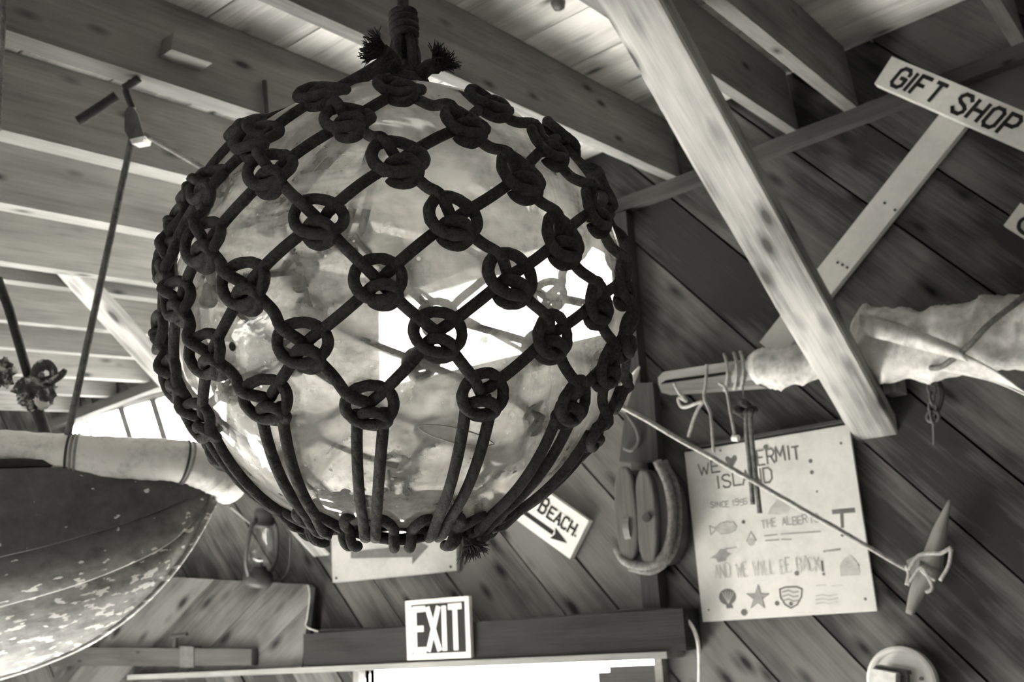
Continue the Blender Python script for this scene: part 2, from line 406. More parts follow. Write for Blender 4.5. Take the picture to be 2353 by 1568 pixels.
# other walls, floor
mb = MB().box((0, 0, 0), *E3, (XL - 0.1, XR + 0.1), (YB - 0.1, YF + 0.05), (-0.12, 0)); mk('floor', mb, 'floor', kind='structure', label='pale wooden floor')
mb = MB().box((0, 0, 0), *E3, (-40, 40), (-40, 40), (-0.3, -0.15)); mk('ground', mb, 'ground', kind='structure', label='sunlit ground outside the building')
def side_wall(name, x0, x1, holes, label):
    mb = MB(); ys = sorted({YB, YF} | {h for hh in holes for h in hh[:2]})
    for a, b in zip(ys[:-1], ys[1:]):
        h = next((q for q in holes if a >= q[0] and b <= q[1]), None)
        if h is None: mb.box((0, 0, 0), *E3, (x0, x1), (a, b), (0, ZT))
        else:
            if h[2] > 0: mb.box((0, 0, 0), *E3, (x0, x1), (a, b), (0, h[2]))
            mb.box((0, 0, 0), *E3, (x0, x1), (a, b), (h[3], ZT))
    mk(name, mb, 'wall', kind='structure', label=label)
side_wall('wall_left', XL - 0.06, XL, [(-1.2, 1.8, 0, 1.9)], 'dark boarded left wall with an unseen opening added to let in light')  # opening is added, out of view, to bring in low side light
side_wall('wall_right', XR, XR + 0.06, [], 'dark boarded right wall')
mb = MB()
for x0, x1, z0, z1 in [(XL, -5.2, 0, ZT), (-2.2, XR, 0, ZT), (-5.2, -2.2, 2.0, ZT)]: mb.box((0, 0, 0), *E3, (x0, x1), (YB - 0.06, YB), (z0, z1))
mk('wall_back', mb, 'wall', kind='structure', label='dark boarded rear wall with a wide unseen opening added for fill light')  # unseen opening added here, placed and sized to fill the front wall

# ceiling boards over the rafters
TH = 0.243
mb = MB(); mb.box(P0, DA, DR, RN, (-5.2, 4.4), (-6.3, 0.2), (TH + 0.024, TH + 0.05))
ceiling = mk('ceiling', mb, 'black', fr=frame(rp(0, 0, TH), DA, DR), kind='structure', label='sloping board ceiling above the rafters')
r0 = -0.445
for k in range(-21, 3):
    a, b = r0 + 0.2805 * k + 0.003, r0 + 0.2805 * (k + 1) - 0.003
    mb = MB(); n0 = TH + random.uniform(0, 0.003); mb.box(P0, DA, DR, RN, (-5.1, 4.3), (a, b), (n0, n0 + 0.022))
    mk('board', mb, 'ceil', ceiling, frame(rp(0, (a + b) / 2, n0), DA, DR))

# rafters
RAFT = [('A', -0.487, -0.428, 'broad rafter at upper left with the pulley block hung from its pale underside'),
        ('B', -0.938, -0.873, 'rafter next to the left of the one holding the pulley block'),
        ('C', -1.372, -1.313, 'third rafter left of the big glass float, with a pale lower edge'),
        ('D', -1.828, -1.78, 'rafter just in front of the top of the left knee brace'),
        ('E', -1.997, -1.95, 'rafter just behind the top of the left knee brace'),
        ('F', -2.445, -2.405, 'second rafter beyond the left knee brace'),
        ('G', -2.818, -2.775, 'third rafter beyond the left knee brace'),
        ('H', -3.228, -3.185, 'rafter crossing above the left awning window'),
        ('I', -3.577, -3.535, 'second rafter from the far left end of the roof'),
        ('J', -3.93, -3.89, 'last rafter at the far left end of the roof'),
        ('T', 0.0, 0.041, 'long rafter passing behind the rope above the glass float'),
        ('R', 0.485, 0.522, 'rafter on the left side of the large right knee brace'),
        ('Q', 0.698, 0.742, 'rafter on the right side of the large right knee brace'),
        ('P', 1.251, 1.292, 'rafter above the gift shop sign in the top right corner')]
for key, a0, a1, lab in RAFT:
    mb = MB(); mb.box(P0, DA, DR, RN, (a0, a1), (-6.2, -0.005), (0.0, TH - 0.001))
    mk('rafter', mb, 'rafter', None, frame(rp((a0 + a1) / 2, -3, 0.1), DR, DA), label=lab, cat='beam', group='roof rafters')

# top plate
mb = MB(); mb.box(P0, DA, E3[1], E3[2], (-4.9, 4.0), (-0.045, -0.002), (-0.058, -0.004))
mk('trim_1', mb, 'plate', None, frame(P0, DA, E3[1]), kind='structure', label='wall plate under the rafter ends')
mb = MB(); mb.box((0, 0, 0), *E3, (-1.93, -1.862), (3.44, 3.498), (2.1, 3.69))
mk('trim_2', mb, 'dark', None, frame((-1.89, 3.47, 3), (0, 0, 1), (1, 0, 0)), kind='structure', label='dark post at the right side of the window')

# windows
def rect_frame(mbx, x0, x1, z0, z1, t, y0, y1, O=np.zeros(3), ux=E3[0], uy=E3[1], uz=E3[2]):
    for r in [(x0, x1, z1 - t, z1), (x0, x1, z0, z0 + t), (x0, x0 + t, z0 + t, z1 - t), (x1 - t, x1, z0 + t, z1 - t)]:
        mbx.box(O, ux, uy, uz, (r[0], r[1]), (y0, y1), (r[2], r[3]))
mb = MB(); rect_frame(mb, WIN1[0], WIN1[1], WIN1[2], WIN1[3], 0.03, 3.47, 3.6)
win1 = mk('window_1', mb, 'casing', kind='structure', label='bright window under the plate behind the glass float')
mb = MB(); mb.box((0, 0, 0), *E3, (WIN1[0] + 0.03, WIN1[1] - 0.03), (3.57, 3.574), (WIN1[2] + 0.03, WIN1[3] - 0.03)); mk('pane', mb, 'pane', win1)
mb = MB(); rect_frame(mb, WIN2[0], WIN2[1], WIN2[2], WIN2[3], 0.02, 3.49, 3.57)
win2 = mk('window_2', mb, 'casing', kind='structure', label='awning window swung outward under the plate at far left')
# awning sash hinged at the head, swung out
so = np.array([0, 3.57, WIN2[3] - 0.02]); sz = nz([0, -0.42, 1]); sy = np.cross(sz, E3[0])
mb = MB(); rect_frame(mb, WIN2[0] + 0.03, WIN2[1] - 0.03, -0.46, 0, 0.028, -0.015, 0.015, so, E3[0], sy, sz); mk('sash', mb, 'casing', win2)
for x in (-5.27, -4.98, -4.62):
    mb = MB(); mb.box(so, E3[0], sy, sz, (x - 0.026, x + 0.026), (-0.02, 0.02), (-0.44, -0.02)); mk('glazing_bar', mb, 'dark', win2)
for x0, x1 in ((WIN2[0] + 0.06, -5.297), (-5.243, -5.007), (-4.953, -4.647), (-4.593, WIN2[1] - 0.06)):
    mb = MB(); mb.box(so, E3[0], sy, sz, (x0, x1), (-0.002, 0.002), (-0.432, -0.028)); mk('pane', mb, 'pane', win2)

# header beam over the door and its lower casing
hz0, hz1 = wall(1110, 1523, 3.4)[2], wall(1110, 1430, 3.4)[2]
mb = MB(); mb.box((0, 0, 0), *E3, (wall(697, 1490, 3.38)[0], wall(1575, 1470, 3.38)[0]), (3.38, 3.497), (hz0 + 0.012, hz1))
mk('trim_3', mb, 'beam', None, frame((-2.7, 3.44, 2.1), E3[0], E3[2]), kind='structure', label='dark header beam across the top of the bright doorway')
mb = MB(); mb.box((0, 0, 0), *E3, (wall(292, 1560, 3.37)[0], wall(1532, 1507, 3.37)[0]), (3.37, 3.497), (hz0 - 0.012, hz0 + 0.011))
mk('trim_4', mb, 'casing', None, frame((-2.7, 3.44, 2.1), E3[0], E3[2]), kind='structure', label='thin pale ledge strip under the header beam')
mb = MB()
mb.box((0, 0, 0), *E3, (-1.915, -1.885), (3.46, 3.56), (0, hz0 - 0.013)); mb.box((0, 0, 0), *E3, (-3.37, -3.34), (3.46, 3.56), (0, hz0 - 0.013))
door1 = mk('door_1', mb, 'casing', kind='structure', label='bright open doorway below the header beam')
# dark door leaf swung out at the right of the opening
mb = MB(); x0 = wall(1402, 1560, 3.52)[0]; mb.box((0, 0, 0), *E3, (x0, -1.925), (3.52, 3.56), (0.02, 1.995)); mk('door_leaf', mb, 'dark', door1)
mb = MB(); mb.box((0, 0, 0), *E3, (x0 - 0.05, x0), (3.52, 3.56), (0.02, 1.975)); mk('door_edge', mb, 'dark', door1)

# ------------------------------------------------------------------ knee braces
def brace(x0, x1, lo, hi, th, label, wane=0.0, skew=0.0):
    # lo / hi: (y,z) of the underside centre line; th: thickness
    d = nz([skew, hi[0] - lo[0], hi[1] - lo[1]]); n = nz(np.cross(E3[0], d)); n = n if n[2] > 0 else -n
    L = math.hypot(hi[0] - lo[0], hi[1] - lo[1]); o = np.array([0, lo[0], lo[1]])
    mb = MB(); N = 26; G = []
    for i in range(N + 1):
        s = L * i / N; w = wane * (0.5 + 0.5 * math.sin(i * 0.55) * math.sin(i * 0.21 + 1))
        c = o + d * s; b = 0.006
        G.append([c + E3[0] * (x0 + 0.03) + n * 0, c + E3[0] * (x1 - b), c + E3[0] * x1 + n * b, c + E3[0] * x1 + n * th, c + E3[0] * x0 + n * th, c + E3[0] * x0 + n * (0.006 + w * 0.6), c + E3[0] * (x0 + 0.008 + w * 0.5) + n * (0.002 + w * 0.2)])
    mb.grid(G, closed_v=True, uv=False); k = 7
    mb.F.append(tuple(range(k - 1, -1, -1))); mb.F.append(tuple(N * k + i for i in range(k)))
    return mk('knee_brace', mb, 'brace', None, frame(o + E3[0] * (x0 + x1) / 2, d, E3[0]), label=label, cat='beam', group='knee braces')
brace(-1.128, -0.978, (3.52, 2.668), (1.72, 3.78), 0.055, 'large pale knee brace running from upper centre down to the plywood poster', 0.02)
brace(-3.655, -3.549, (3.50, 2.52), (1.95, 3.66), 0.05, 'pale knee brace at left running down behind the glass float', 0.0, 0.058)
# wedge of wood beside the foot of the right brace
mb = MB(); mb.box((0, 0, 0), *E3, (-0.981, -0.93), (3.42, 3.498), (2.80, 3.02)); mk('brace_cleat', mb, 'brace', None, frame((-0.955, 3.46, 2.9), E3[2], E3[0]), label='short pale wood cleat nailed beside the foot of the right knee brace', cat='cleat')

# little block and peg on the side of rafter A
RA = -0.427
def rface(px, py, a=RA): 
    return onp(px, py, rp(a, 0), DA)
q = [rface(*p) for p in ((372, 92), (460, 105), (460, 163), (366, 132))]
u = nz(q[1] - q[0]); mb = MB(); mb.prism(q, DA * 0.05); mk('wood_block', mb, 'rafter', None, frame(q[0], DR, RN), label='small square wood block fixed to the side of the broad upper left rafter', cat='block')
p1, p2 = rface(601, 190), rface(606, 268); mb = MB(); mb.tube([p1 + DA * 0.012, p2 + DA * 0.012], 0.007, 8); mk('peg', mb, 'dark', None, label='dark upright peg on the rafter side above the left edge of the glass float', cat='peg')

# ------------------------------------------------------------------ glass float in its net
R = 0.25; rr = 0.0055
C = at(925, 715, 1.193)
flo = empty('glass_float', C, 'large round glass fishing float hanging in a net of knotted dark rope', 'float')
mb = MB(); nu, nv = 128, 64
G = [[C + R * np.array([math.sin(math.pi * j / nv) * math.cos(2 * math.pi * i / nu), math.sin(math.pi * j / nv) * math.sin(2 * math.pi * i / nu), math.cos(math.pi * j / nv)]) for j in range(nv + 1)] for i in range(nu)]
mb.grid(G, closed_u=True, uv=False); mk('glass_ball', mb, 'glass', flo, smooth=True, label='dusty clear glass ball')

RS = R + rr
def on_sphere(px, py, rad=RS):
    r = nz(ray(px, py)); oc = CAM - C; b = oc @ r; disc = b * b - (oc @ oc - rad * rad)
    if disc > 0: p = CAM + r * (-b - math.sqrt(disc))
    else: p = CAM - r * b
    return nz(p - C)
tocam = nz(CAM - C); th0 = nz([tocam[0], tocam[1], 0]); tr0 = np.cross(UPV, th0)   # lon=0 faces the camera, + to the right
def lonlat(d): return math.degrees(math.atan2(d @ tr0, d @ th0)), math.degrees(math.asin(max(-1, min(1, d[2]))))
def dirll(lo, la): lo, la = math.radians(lo), math.radians(la); return math.cos(la) * (math.cos(lo) * th0 + math.sin(lo) * tr0) + math.sin(la) * UPV
FRONT = {1: {-2: (740, 218), 0: (918, 207), 2: (1122, 240)},
         2: {-3: (592, 322), -1: (800, 278), 1: (1067, 288), 3: (1253, 338)},
         3: {-6: (405, 515), -4: (480, 428), -2: (624, 395), 0: (915, 368), 2: (1192, 405), 4: (1362, 485)},
         4: {-5: (385, 602), -3: (472, 560), -1: (733, 505), 1: (1040, 503), 3: (1287, 548), 5: (1428, 650)},
         5: {-6: (372, 765), -4: (412, 690), -2: (565, 655), 0: (870, 645), 2: (1170, 635), 4: (1370, 693), 6: (1436, 770)},
         6: {-5: (403, 872), -3: (480, 815), -1: (697, 790), 1: (1005, 765), 3: (1265, 770), 5: (1394, 838)},
         7: {-4: (462, 965), -2: (615, 918), 0: (850, 930), 2: (1106, 905), 4: (1314, 920), 6: (1368, 990)}}
NC = 11
KN = {}
for L, fr_ in FRONT.items():
    us = sorted(fr_); ll = {u: lonlat(on_sphere(*fr_[u])) for u in us}
    for u in us: KN[(L, u)] = on_sphere(*fr_[u])
    nb = NC - len(us); lo1, la1 = ll[us[-1]]; lo0, la0 = ll[us[0]]; lo0 += 360
    mean = np.mean([v[1] for v in ll.values()])
    for k in range(1, nb + 1):
        t = k / (nb + 1); la = (la1 * (1 - t) + la0 * t) * (1 - math.sin(math.pi * t)) + mean * math.sin(math.pi * t)
        KN[(L, us[-1] + 2 * k)] = dirll(lo1 + (lo0 - lo1) * t + random.uniform(-2, 2), la)
def kn(L, u):
    for v in (u, u + 22, u - 22):
        if (L, v) in KN: return KN[(L, v)]
def arc(d0, d1, n): 
    w = math.acos(max(-1, min(1, d0 @ d1))); 
    return [(math.sin((1 - t) * w) * d0 + math.sin(t * w) * d1) / math.sin(w) for t in np.linspace(0, 1, n)]
# knot meshes (local: x right, y up the ball, z outward), two variants shared by every knot
def knot_mesh(name, v):
    mb = MB(); r = rr * 0.96
    a0, b0 = 0.0218 + 0.0008 * v, 0.0182 - 0.0006 * v
    P = []
    for t in np.linspace(0, 2 * math.pi, 44, endpoint=False):
        P.append((a0 * math.cos(t), b0 * math.sin(t) + 0.001, 0.0065 + 0.0040 * math.cos(t - 3.9) - 0.0020 * math.sin(2 * t + 0.6 * v)))
    mb.tube(P, r, 12, closed=True)
    P = []
    for t in np.linspace(math.radians(200), math.radians(-150), 36):
        c_, s_ = math.cos(t), math.sin(t); P.append((0.0045 + 0.0128 * c_, -0.0132 + 0.0092 * s_, 0.0055 + 0.0055 * s_ + 0.001 * c_))
    mb.tube(P, r * 1.0, 12)
    for i, q in enumerate(mb.V):      # slight fibre unevenness
        nn = mnoise.noise_vector(Vector(q) * 160 + Vector((v * 7, 0, 0))); mb.V[i] = tuple(np.array(q) + np.array(nn) * 0.0007)
    me = bpy.data.meshes.new(name); me.from_pydata(mb.V, [], mb.F)
    ul = me.uv_layers.new(name='UVMap'); ul.data.foreach_set('uv', np.array([c for f in mb.UV for c in f], float).ravel())
    me.polygons.foreach_set('use_smooth', [True] * len(me.polygons)); me.materials.append(M['rope']); me.update(); return me
kms = [knot_mesh('knot', v) for v in (-1, 0, 1)]
krot = {}
for (L, u), d in KN.items():
    yv = nz(UPV - d * (UPV @ d)) if L > 1 else nz(UPV - d * (UPV @ d))
    rot = math.radians(random.uniform(-9, 9) - 8); xv = np.cross(yv, d)
    x2 = xv * math.cos(rot) + yv * math.sin(rot); y2 = -xv * math.sin(rot) + yv * math.cos(rot)
    mx = frame(C + d * (R + 0.002), x2, y2) @ Matrix.Diagonal((random.uniform(0.98, 1.1),) * 2 + (1.0, 1))
    link_mesh('knot', random.choice(kms), mx, flo)
# cords between knots
def cord(pts, name='cord', r=rr, sides=10, mat='rope'):
    mb = MB(); mb.tube(pts, r, sides); return mk(name, mb, mat, flo, smooth=True)
for (L, u), d in list(KN.items()):
    if L >= 7: continue
    for du in (1, -1):
        e = kn(L + 1, u + du)
        if e is None: continue
        sg = random.uniform(-1, 1); n = 18; A = arc(d, e, n); pts = []; dist = np.linalg.norm(e - d) * R
        for i, q in enumerate(A):
            t = i / (n - 1); s1 = (1 - t) * dist
            lift = rr * 0.7
            if du == 1: lift += 0.0125 * math.exp(-((s1 - 0.020) / 0.013) ** 2)
            if t < 0.10 or (du == -1 and t > 0.9): lift -= 0.002
            wob = nz(np.cross(q, e - d)) * 0.0025 * math.sin(math.pi * t) * sg
            pts.append(C + q * (R + lift) + wob)
        if du == 1: pts = pts[1:]
        cord(pts)
# bottom collar
CAX = nz(CU + 0.05 * CF + 0.012 * CR); colat = math.radians(21.6)
RC = C - CAX * R * math.cos(colat); rc = (R + 0.004) * math.sin(colat)
c1 = nz(np.cross(CAX, CF)); c1 = c1 if c1 @ CR > 0 else -c1; c2 = np.cross(CAX, c1); c2 = c2 if c2 @ CF < 0 else -c2   # c2 towards camera
def ring(phi, dr=0., dh=0.): dh = dh + 0.007; return RC + (rc + dr) * (c1 * math.sin(phi) + c2 * math.cos(phi)) + CAX * dh
for k, (dr_, dh0) in enumerate(((0.003, 0.010), (0.006, 0.000), (0.003, -0.010), (-0.003, 0.0))):
    mb = MB(); P = [ring(p, dr_ + 0.002 * math.sin(3 * p + k * 2), dh0 + 0.004 * math.sin(5 * p + 2.1 * k)) for p in np.linspace(0, 2 * math.pi, 96, endpoint=False)]
    mb.tube(P, rr * 1.08, 10, closed=True); mk('collar_rope', mb, 'rope', flo, smooth=True)
PHI = {-4: (-66, 752), -2: (-38, 785), 0: (-9, 897), 2: (25, 1020), 4: (52, 1090), 6: (80, 1128)}
L7 = sorted([(u, d) for (L, u), d in KN.items() if L == 7])
for u, d in L7:
    k = L7.index((u, d))
    if u in PHI: phi = math.radians(PHI[u][0])
    else:
        back = [v for v, _ in L7 if v not in PHI]; phi = math.radians(80 + (294 - 80) * (back.index(u) + 1) / (len(back) + 1))
    for sgn in (-1, 1):
        p_end = ring(phi + sgn * 0.046, 0.004, 0.016); e = nz(p_end - C)
        side = nz(np.cross(UPV, d)); d0 = nz(d + side * sgn * 0.05 - UPV * 0.03)
        A = arc(d0, e, 22); pts = []
        for i, q in enumerate(A):
            t = i / 21; pts.append(C + q * (R + rr * (0.9 + 1.4 * max(0, t - 0.8) / 0.2)))
        pts += [ring(phi + sgn * 0.052, 0.006, 0.010), ring(phi + sgn * 0.055, 0.000, 0.003)]
        cord(pts)
        # hitch round the collar on this side of the pair
        P = []
        for t in np.linspace(math.radians(105), math.radians(-105), 22):
            st_ = math.sin(t); col_ = colat + math.radians(9.0) * max(0, st_)
            ph = phi + sgn * (0.215 - 0.10 * max(0, st_) ** 2); hor = c1 * math.sin(ph) + c2 * math.cos(ph)
            P.append(C + (-CAX * math.cos(col_) + hor * math.sin(col_)) * (R + 0.004) + hor * 0.0145 * max(-0.3, math.cos(t)) + CAX * (0.007 + 0.019 * min(0, st_)))
        cord(P, 'hitch')
# top gather: cords run from the first row of knots to the throat
APX = C + UPV * (R + 0.046) + CR * 0.010
for (L, u), d in KN.items():
    if L != 1: continue
    side = nz(np.cross(UPV, d)); pd = nz(UPV * 0.16 + d * 0.03 + nz(d - UPV * d[2]) * 0.0)
    for sgn in (-1, 1):
        a = C + nz(d + side * sgn * 0.04) * (R + rr); b = C + UPV * (R + 0.010) + nz(d - UPV * d[2]) * 0.035 + side * sgn * 0.006
        c_ = APX + nz(d - UPV * d[2]) * 0.009 + UPV * random.uniform(-0.004, 0.01)
        m_ = (a + b) / 2 + UPV * 0.004
        cord(smooth_pts([a, m_, b, c_], 6))
# suspension rope, whipping and throat strands
zc1, zc0 = 2.838, 2.799
hang = [np.array([APX[0], APX[1], z]) + CR * 0.0 for z in np.linspace(APX[2] - 0.01, 3.66, 24)]
cord(hang, 'suspension_rope', 0.0072, 12)
P = []; turns = 4.2
for t in np.linspace(0, 1, 110):
    a = t * turns * 2 * math.pi; rad = 0.0128 + 0.0016 * math.sin(math.pi * t)
    P.append(np.array([APX[0], APX[1], zc0 + (zc1 - zc0) * t]) + (CR * math.cos(a) + nz(np.cross(UPV, CR)) * math.sin(a)) * rad)
cord(P, 'whipping', 0.0049, 10)
for k in range(5):
    a = k * 1.26 + 0.4; e = CR * math.cos(a) + nz(np.cross(UPV, CR)) * math.sin(a)
    top_ = np.array([APX[0], APX[1], zc0 + 0.004]) + e * 0.009
    cord(smooth_pts([top_, top_ - UPV * 0.022 + e * 0.006, APX - UPV * 0.012 + e * 0.013, APX - UPV * 0.03 + e * 0.02], 6), 'throat_strand', 0.0058, 10)
# coils round the throat
P = [APX - UPV * (0.026 - 0.012 * t / 14) + (CR * math.cos(t) + nz(np.cross(UPV, CR)) * math.sin(t)) * 0.024 for t in np.linspace(0, 14, 90)]
cord(P, 'throat_coil', 0.0058, 10)
def frayed(base, d, label, n=170, ln=0.022, spread=0.75, rad=0.0075, mat='rope'):
    mb = MB(); d = nz(d); a = nz(np.cross(d, CF)); b = np.cross(d, a)
    for i in range(n):
        t, q = random.uniform(0, 6.283), math.sqrt(random.random()); off = (a * math.cos(t) + b * math.sin(t)) * q
        s = base + off * rad; dd = nz(d + off * spread + rng.normal(0, 0.18, 3)); l_ = ln * random.uniform(0.6, 1.15)
        bend = rng.normal(0, 0.2, 3)
        mb.tube([s, s + dd * l_ * 0.55, s + nz(dd + bend) * l_], [0.0009, 0.0008, 0.0004], 4, cap=False)
    return mk('frayed_end', mb, mat, flo, kind='stuff')
def rope_end(p, q, r=0.0078):
    cord(smooth_pts([p, (p + q) / 2 + UPV * 0.004, q], 5), 'rope_end', r, 10)
sd = C + UPV * 0.0
def front(px, py, dd): return at(px, py, 1.193 + dd)
a, b = front(915, 165, -0.02), front(878, 118, -0.035); rope_end(a, b, 0.0088); frayed(b, b - a + 0.2 * CR * -0.05 + CR * -0.03, 'x')
a, b = front(965, 172, -0.01), front(1005, 152, -0.02); rope_end(a, b, 0.0085); frayed(b, b - a + CU * 0.012, 'x')
# long tails lying from the throat to the left knot
for o in (0, 1):
    cord(smooth_pts([front(895 + 18 * o, 132 + 14 * o, -0.03), front(845, 165 + 8 * o, -0.05), front(790, 196 + 6 * o, -0.075), front(752, 215 + 5 * o, -0.085)], 6), 'tail', 0.0062)
a, b = ring(math.radians(48), 0.012, -0.008), ring(math.radians(50), 0.012, -0.022); rope_end(a, b, 0.0075); frayed(b, b - a + CR * 0.004, 'x', 150, 0.016, 0.9, 0.008, 'hoist')

# lens shaped seal scar in the glass
P = []
for t in np.linspace(0, 2 * math.pi, 48, endpoint=False):
    a_, b_ = 90 * math.cos(t), 17 * math.sin(t) * abs(math.sin(t)) ** 0.4
    P.append(C + on_sphere(1048 + a_ * 0.975 - b_ * 0.22, 1001 + a_ * 0.22 + b_ * 0.975, R) * (R + 0.0003))
mb = MB(); mb.tube(P, 0.0007, 6, closed=True); mk('seal_scar', mb, 'tooth', flo, smooth=True)
# ------------------------------------------------------------------ boat
B0 = at(492, 1118, 2.62); TX = nz([-CR[0], -CR[1], 0]); BN = nz(np.cross(TX, UPV)); BN = BN if BN @ (CAM - B0) > 0 else -BN
# strake edge curves in the picture, gunwale to keel, with half-beam share
GUN = [(-900, 1100), (-560, 1090), (-260, 1082), (-120, 1080), (0, 1078), (120, 1074), (250, 1072), (360, 1080), (440, 1098), (492, 1124)]
S1 = [(-900, 1455), (-560, 1405), (-260, 1345), (-120, 1312), (0, 1277), (90, 1258), (180, 1232), (280, 1204), (370, 1170), (440, 1142), (492, 1130)]
S2 = [(-900, 1560), (-560, 1515), (-260, 1450), (-120, 1425), (0, 1392), (100, 1365), (180, 1342), (250, 1315), (330, 1282), (400, 1245), (455, 1190), (491, 1140)]
KEEL = [(-900, 1760), (-560, 1705), (-260, 1625), (-120, 1590), (0, 1552), (60, 1536), (130, 1508), (200, 1478), (280, 1425), (345, 1368), (405, 1300), (447, 1238), (478, 1180), (491, 1150)]
def beam_at(s): return 0.46 * (1 - math.exp(-max(s, 0) / 0.42))
SH = [1.0, 0.92, 0.62, 0.02]
def hull_pt(px, py, share):
    b = 0.0
    for _ in range(25):
        p = onp(px, py, B0 + BN * b, BN); s = (p - B0) @ TX; b = 0.5 * b + 0.5 * beam_at(s) * share
    return p
def resamp(P, n):
    P = np.array(P, float); L = np.concatenate([[0], np.cumsum(np.linalg.norm(np.diff(P, axis=0), axis=1))]); t = np.linspace(0, L[-1], n)
    return np.stack([np.interp(t, L, P[:, 0]), np.interp(t, L, P[:, 1])], 1)
NS = 96
curves = []
for P, sh in zip((GUN, S1, S2, KEEL), SH):
    curves.append(np.array([hull_pt(x, y, sh) for x, y in resamp(smooth_pts([np.array(p + (0,), float) for p in P], 5) if False else P, NS)]))
def smooth_curve(c, it=10):
    c = c.copy()
    for _ in range(it): c[1:-1] = 0.5 * c[1:-1] + 0.25 * (c[:-2] + c[2:])
    return c
curves = [smooth_curve(c) for c in curves]
def mirror(c): return c - 2 * np.outer((c - B0) @ BN, BN)
boat = empty('rowing_boat', B0, 'old wooden boat with dark peeling paint hanging at lower left, bow towards the float', 'boat')
bf = frame(B0, TX, UPV)
for side in (0, 1):
    for k in range(3):
        a, b = curves[k], curves[k + 1]
        if side: a, b = mirror(a), mirror(b)
        nn = -BN if side else BN
        G = []
        for i in range(NS):
            taper = min(1, (NS - 1 - i) / 8)
            lap = 0.013 * taper
            row = []
            for j in range(9):
                t = j / 8; p = a[i] * (1 - t) + b[i] * t
                bul = 0.012 * math.sin(math.pi * t) * taper
                p = p + nn * (bul + lap * t) - UPV * 0.004 * t * taper
                row.append(p)
            G.append(row)
        G2 = [[p - nn * 0.018 for p in row] for row in G]
        mb = MB(); mb.grid(G, uv=True)
        mb.UV = [[(c[0], (k + c[1]) / 3) for c in f] for f in mb.UV]
        off = len(mb.V); mb.grid(G2, uv=True); mb.UV[-(NS - 1) * 8:] = [[(c[0], (k + c[1]) / 3) for c in f] for f in mb.UV[-(NS - 1) * 8:]]
        for j0 in (0, 8):     # edge faces, with vertices of their own so the edge stays crisp
            e0 = len(mb.V); mb.V += [mb.V[i * 9 + j0] for i in range(NS)] + [mb.V[off + i * 9 + j0] for i in range(NS)]
            for i in range(NS - 1):
                mb.F.append((e0 + i, e0 + i + 1, e0 + NS + i + 1, e0 + NS + i)); mb.UV.append([(0, (k + (j0 / 8)) / 3)] * 4)
        mk('strake', mb, 'boat', boat, bf, smooth=True)
mb = MB(); tr_ = [c[0] for c in curves] + [mirror(c[:1])[0] for c in reversed(curves)]
mb.prism(tr_, TX * 0.02); mk('transom', mb, 'boat', boat, bf)
# keel and stem band
mb = MB(); mb.tube(np.array([p for p in curves[3]]), 0.012, 8); mb.UV = [[(0, 0.95)] * len(f) for f in mb.F]; mk('keel', mb, 'boat', boat, bf, smooth=True)
# canvas covered guard along both gunwales meeting over the bow
g0 = [at(-900, 1060, 2.38), at(-560, 1048, 2.40), at(-260, 1040, 2.42), at(-120, 1040, 2.42), at(0, 1040, 2.43), at(130, 1047, 2.45), at(260, 1053, 2.48), at(370, 1056, 2.52), at(440, 1066, 2.55), at(490, 1090, 2.585), at(522, 1118, 2.60)]
def tube_with_rings(name, pts, r0, ringpos, parent, fall):
    P = smooth_pts(pts, 14); n = len(P); rad = []
    for i in range(n):
        r_ = r0 * (1 + 0.03 * math.sin(i * 0.9) * math.sin(i * 0.37))
        for rp_ in ringpos: r_ += 0.004 * math.exp(-((i / n - rp_) * n / 0.9) ** 2)
        rad.append(r_ * (interp(i / n, fall[0], fall[1])))
    mb = MB(); mb.tube(P, rad, 24); return mk(name, mb, 'canvas', parent, bf, smooth=True), P, rad
FALL = ([0, 0.84, 0.945, 1.0], [1, 0.97, 0.86, 0.62])
tb, TP, TR = tube_with_rings('canvas_guard', g0, 0.051, [], boat, FALL)
tb['label'] = 'white canvas covered guard roll along the gunwale'
for px in (160, 168, 176, 424, 432):
    i = min(range(len(TP)), key=lambda i: abs(((TP[i] - CAM) @ CR) / ((TP[i] - CAM) @ CF) * F + CX - px))
    d = nz(TP[i + 1] - TP[i - 1]); a = nz(np.cross(d, UPV)); b = np.cross(d, a)
    mb = MB(); mb.tube([TP[i] + (a * math.cos(t) + b * math.sin(t)) * (TR[i] + 0.001) for t in np.linspace(0, 6.283, 28, endpoint=False)], 0.0028, 6, closed=True)
    mk('lashing', mb, 'twine' if px not in (424, 160) else 'iron', boat)
g1 = [mirror(np.array([p]))[0] for p in g0]; mb = MB(); P = smooth_pts(g1, 8); mb.tube(P, 0.045, 16); mk('canvas_guard', mb, 'canvas', boat, bf, smooth=True)
# inwale / deck edge
mb = MB(); P = np.array([c - BN * 0.02 + UPV * 0.012 for c in curves[0]]); mb.tube(P, 0.014, 6); mb.UV = []; mk('inwale', mb, 'dark', boat, bf)

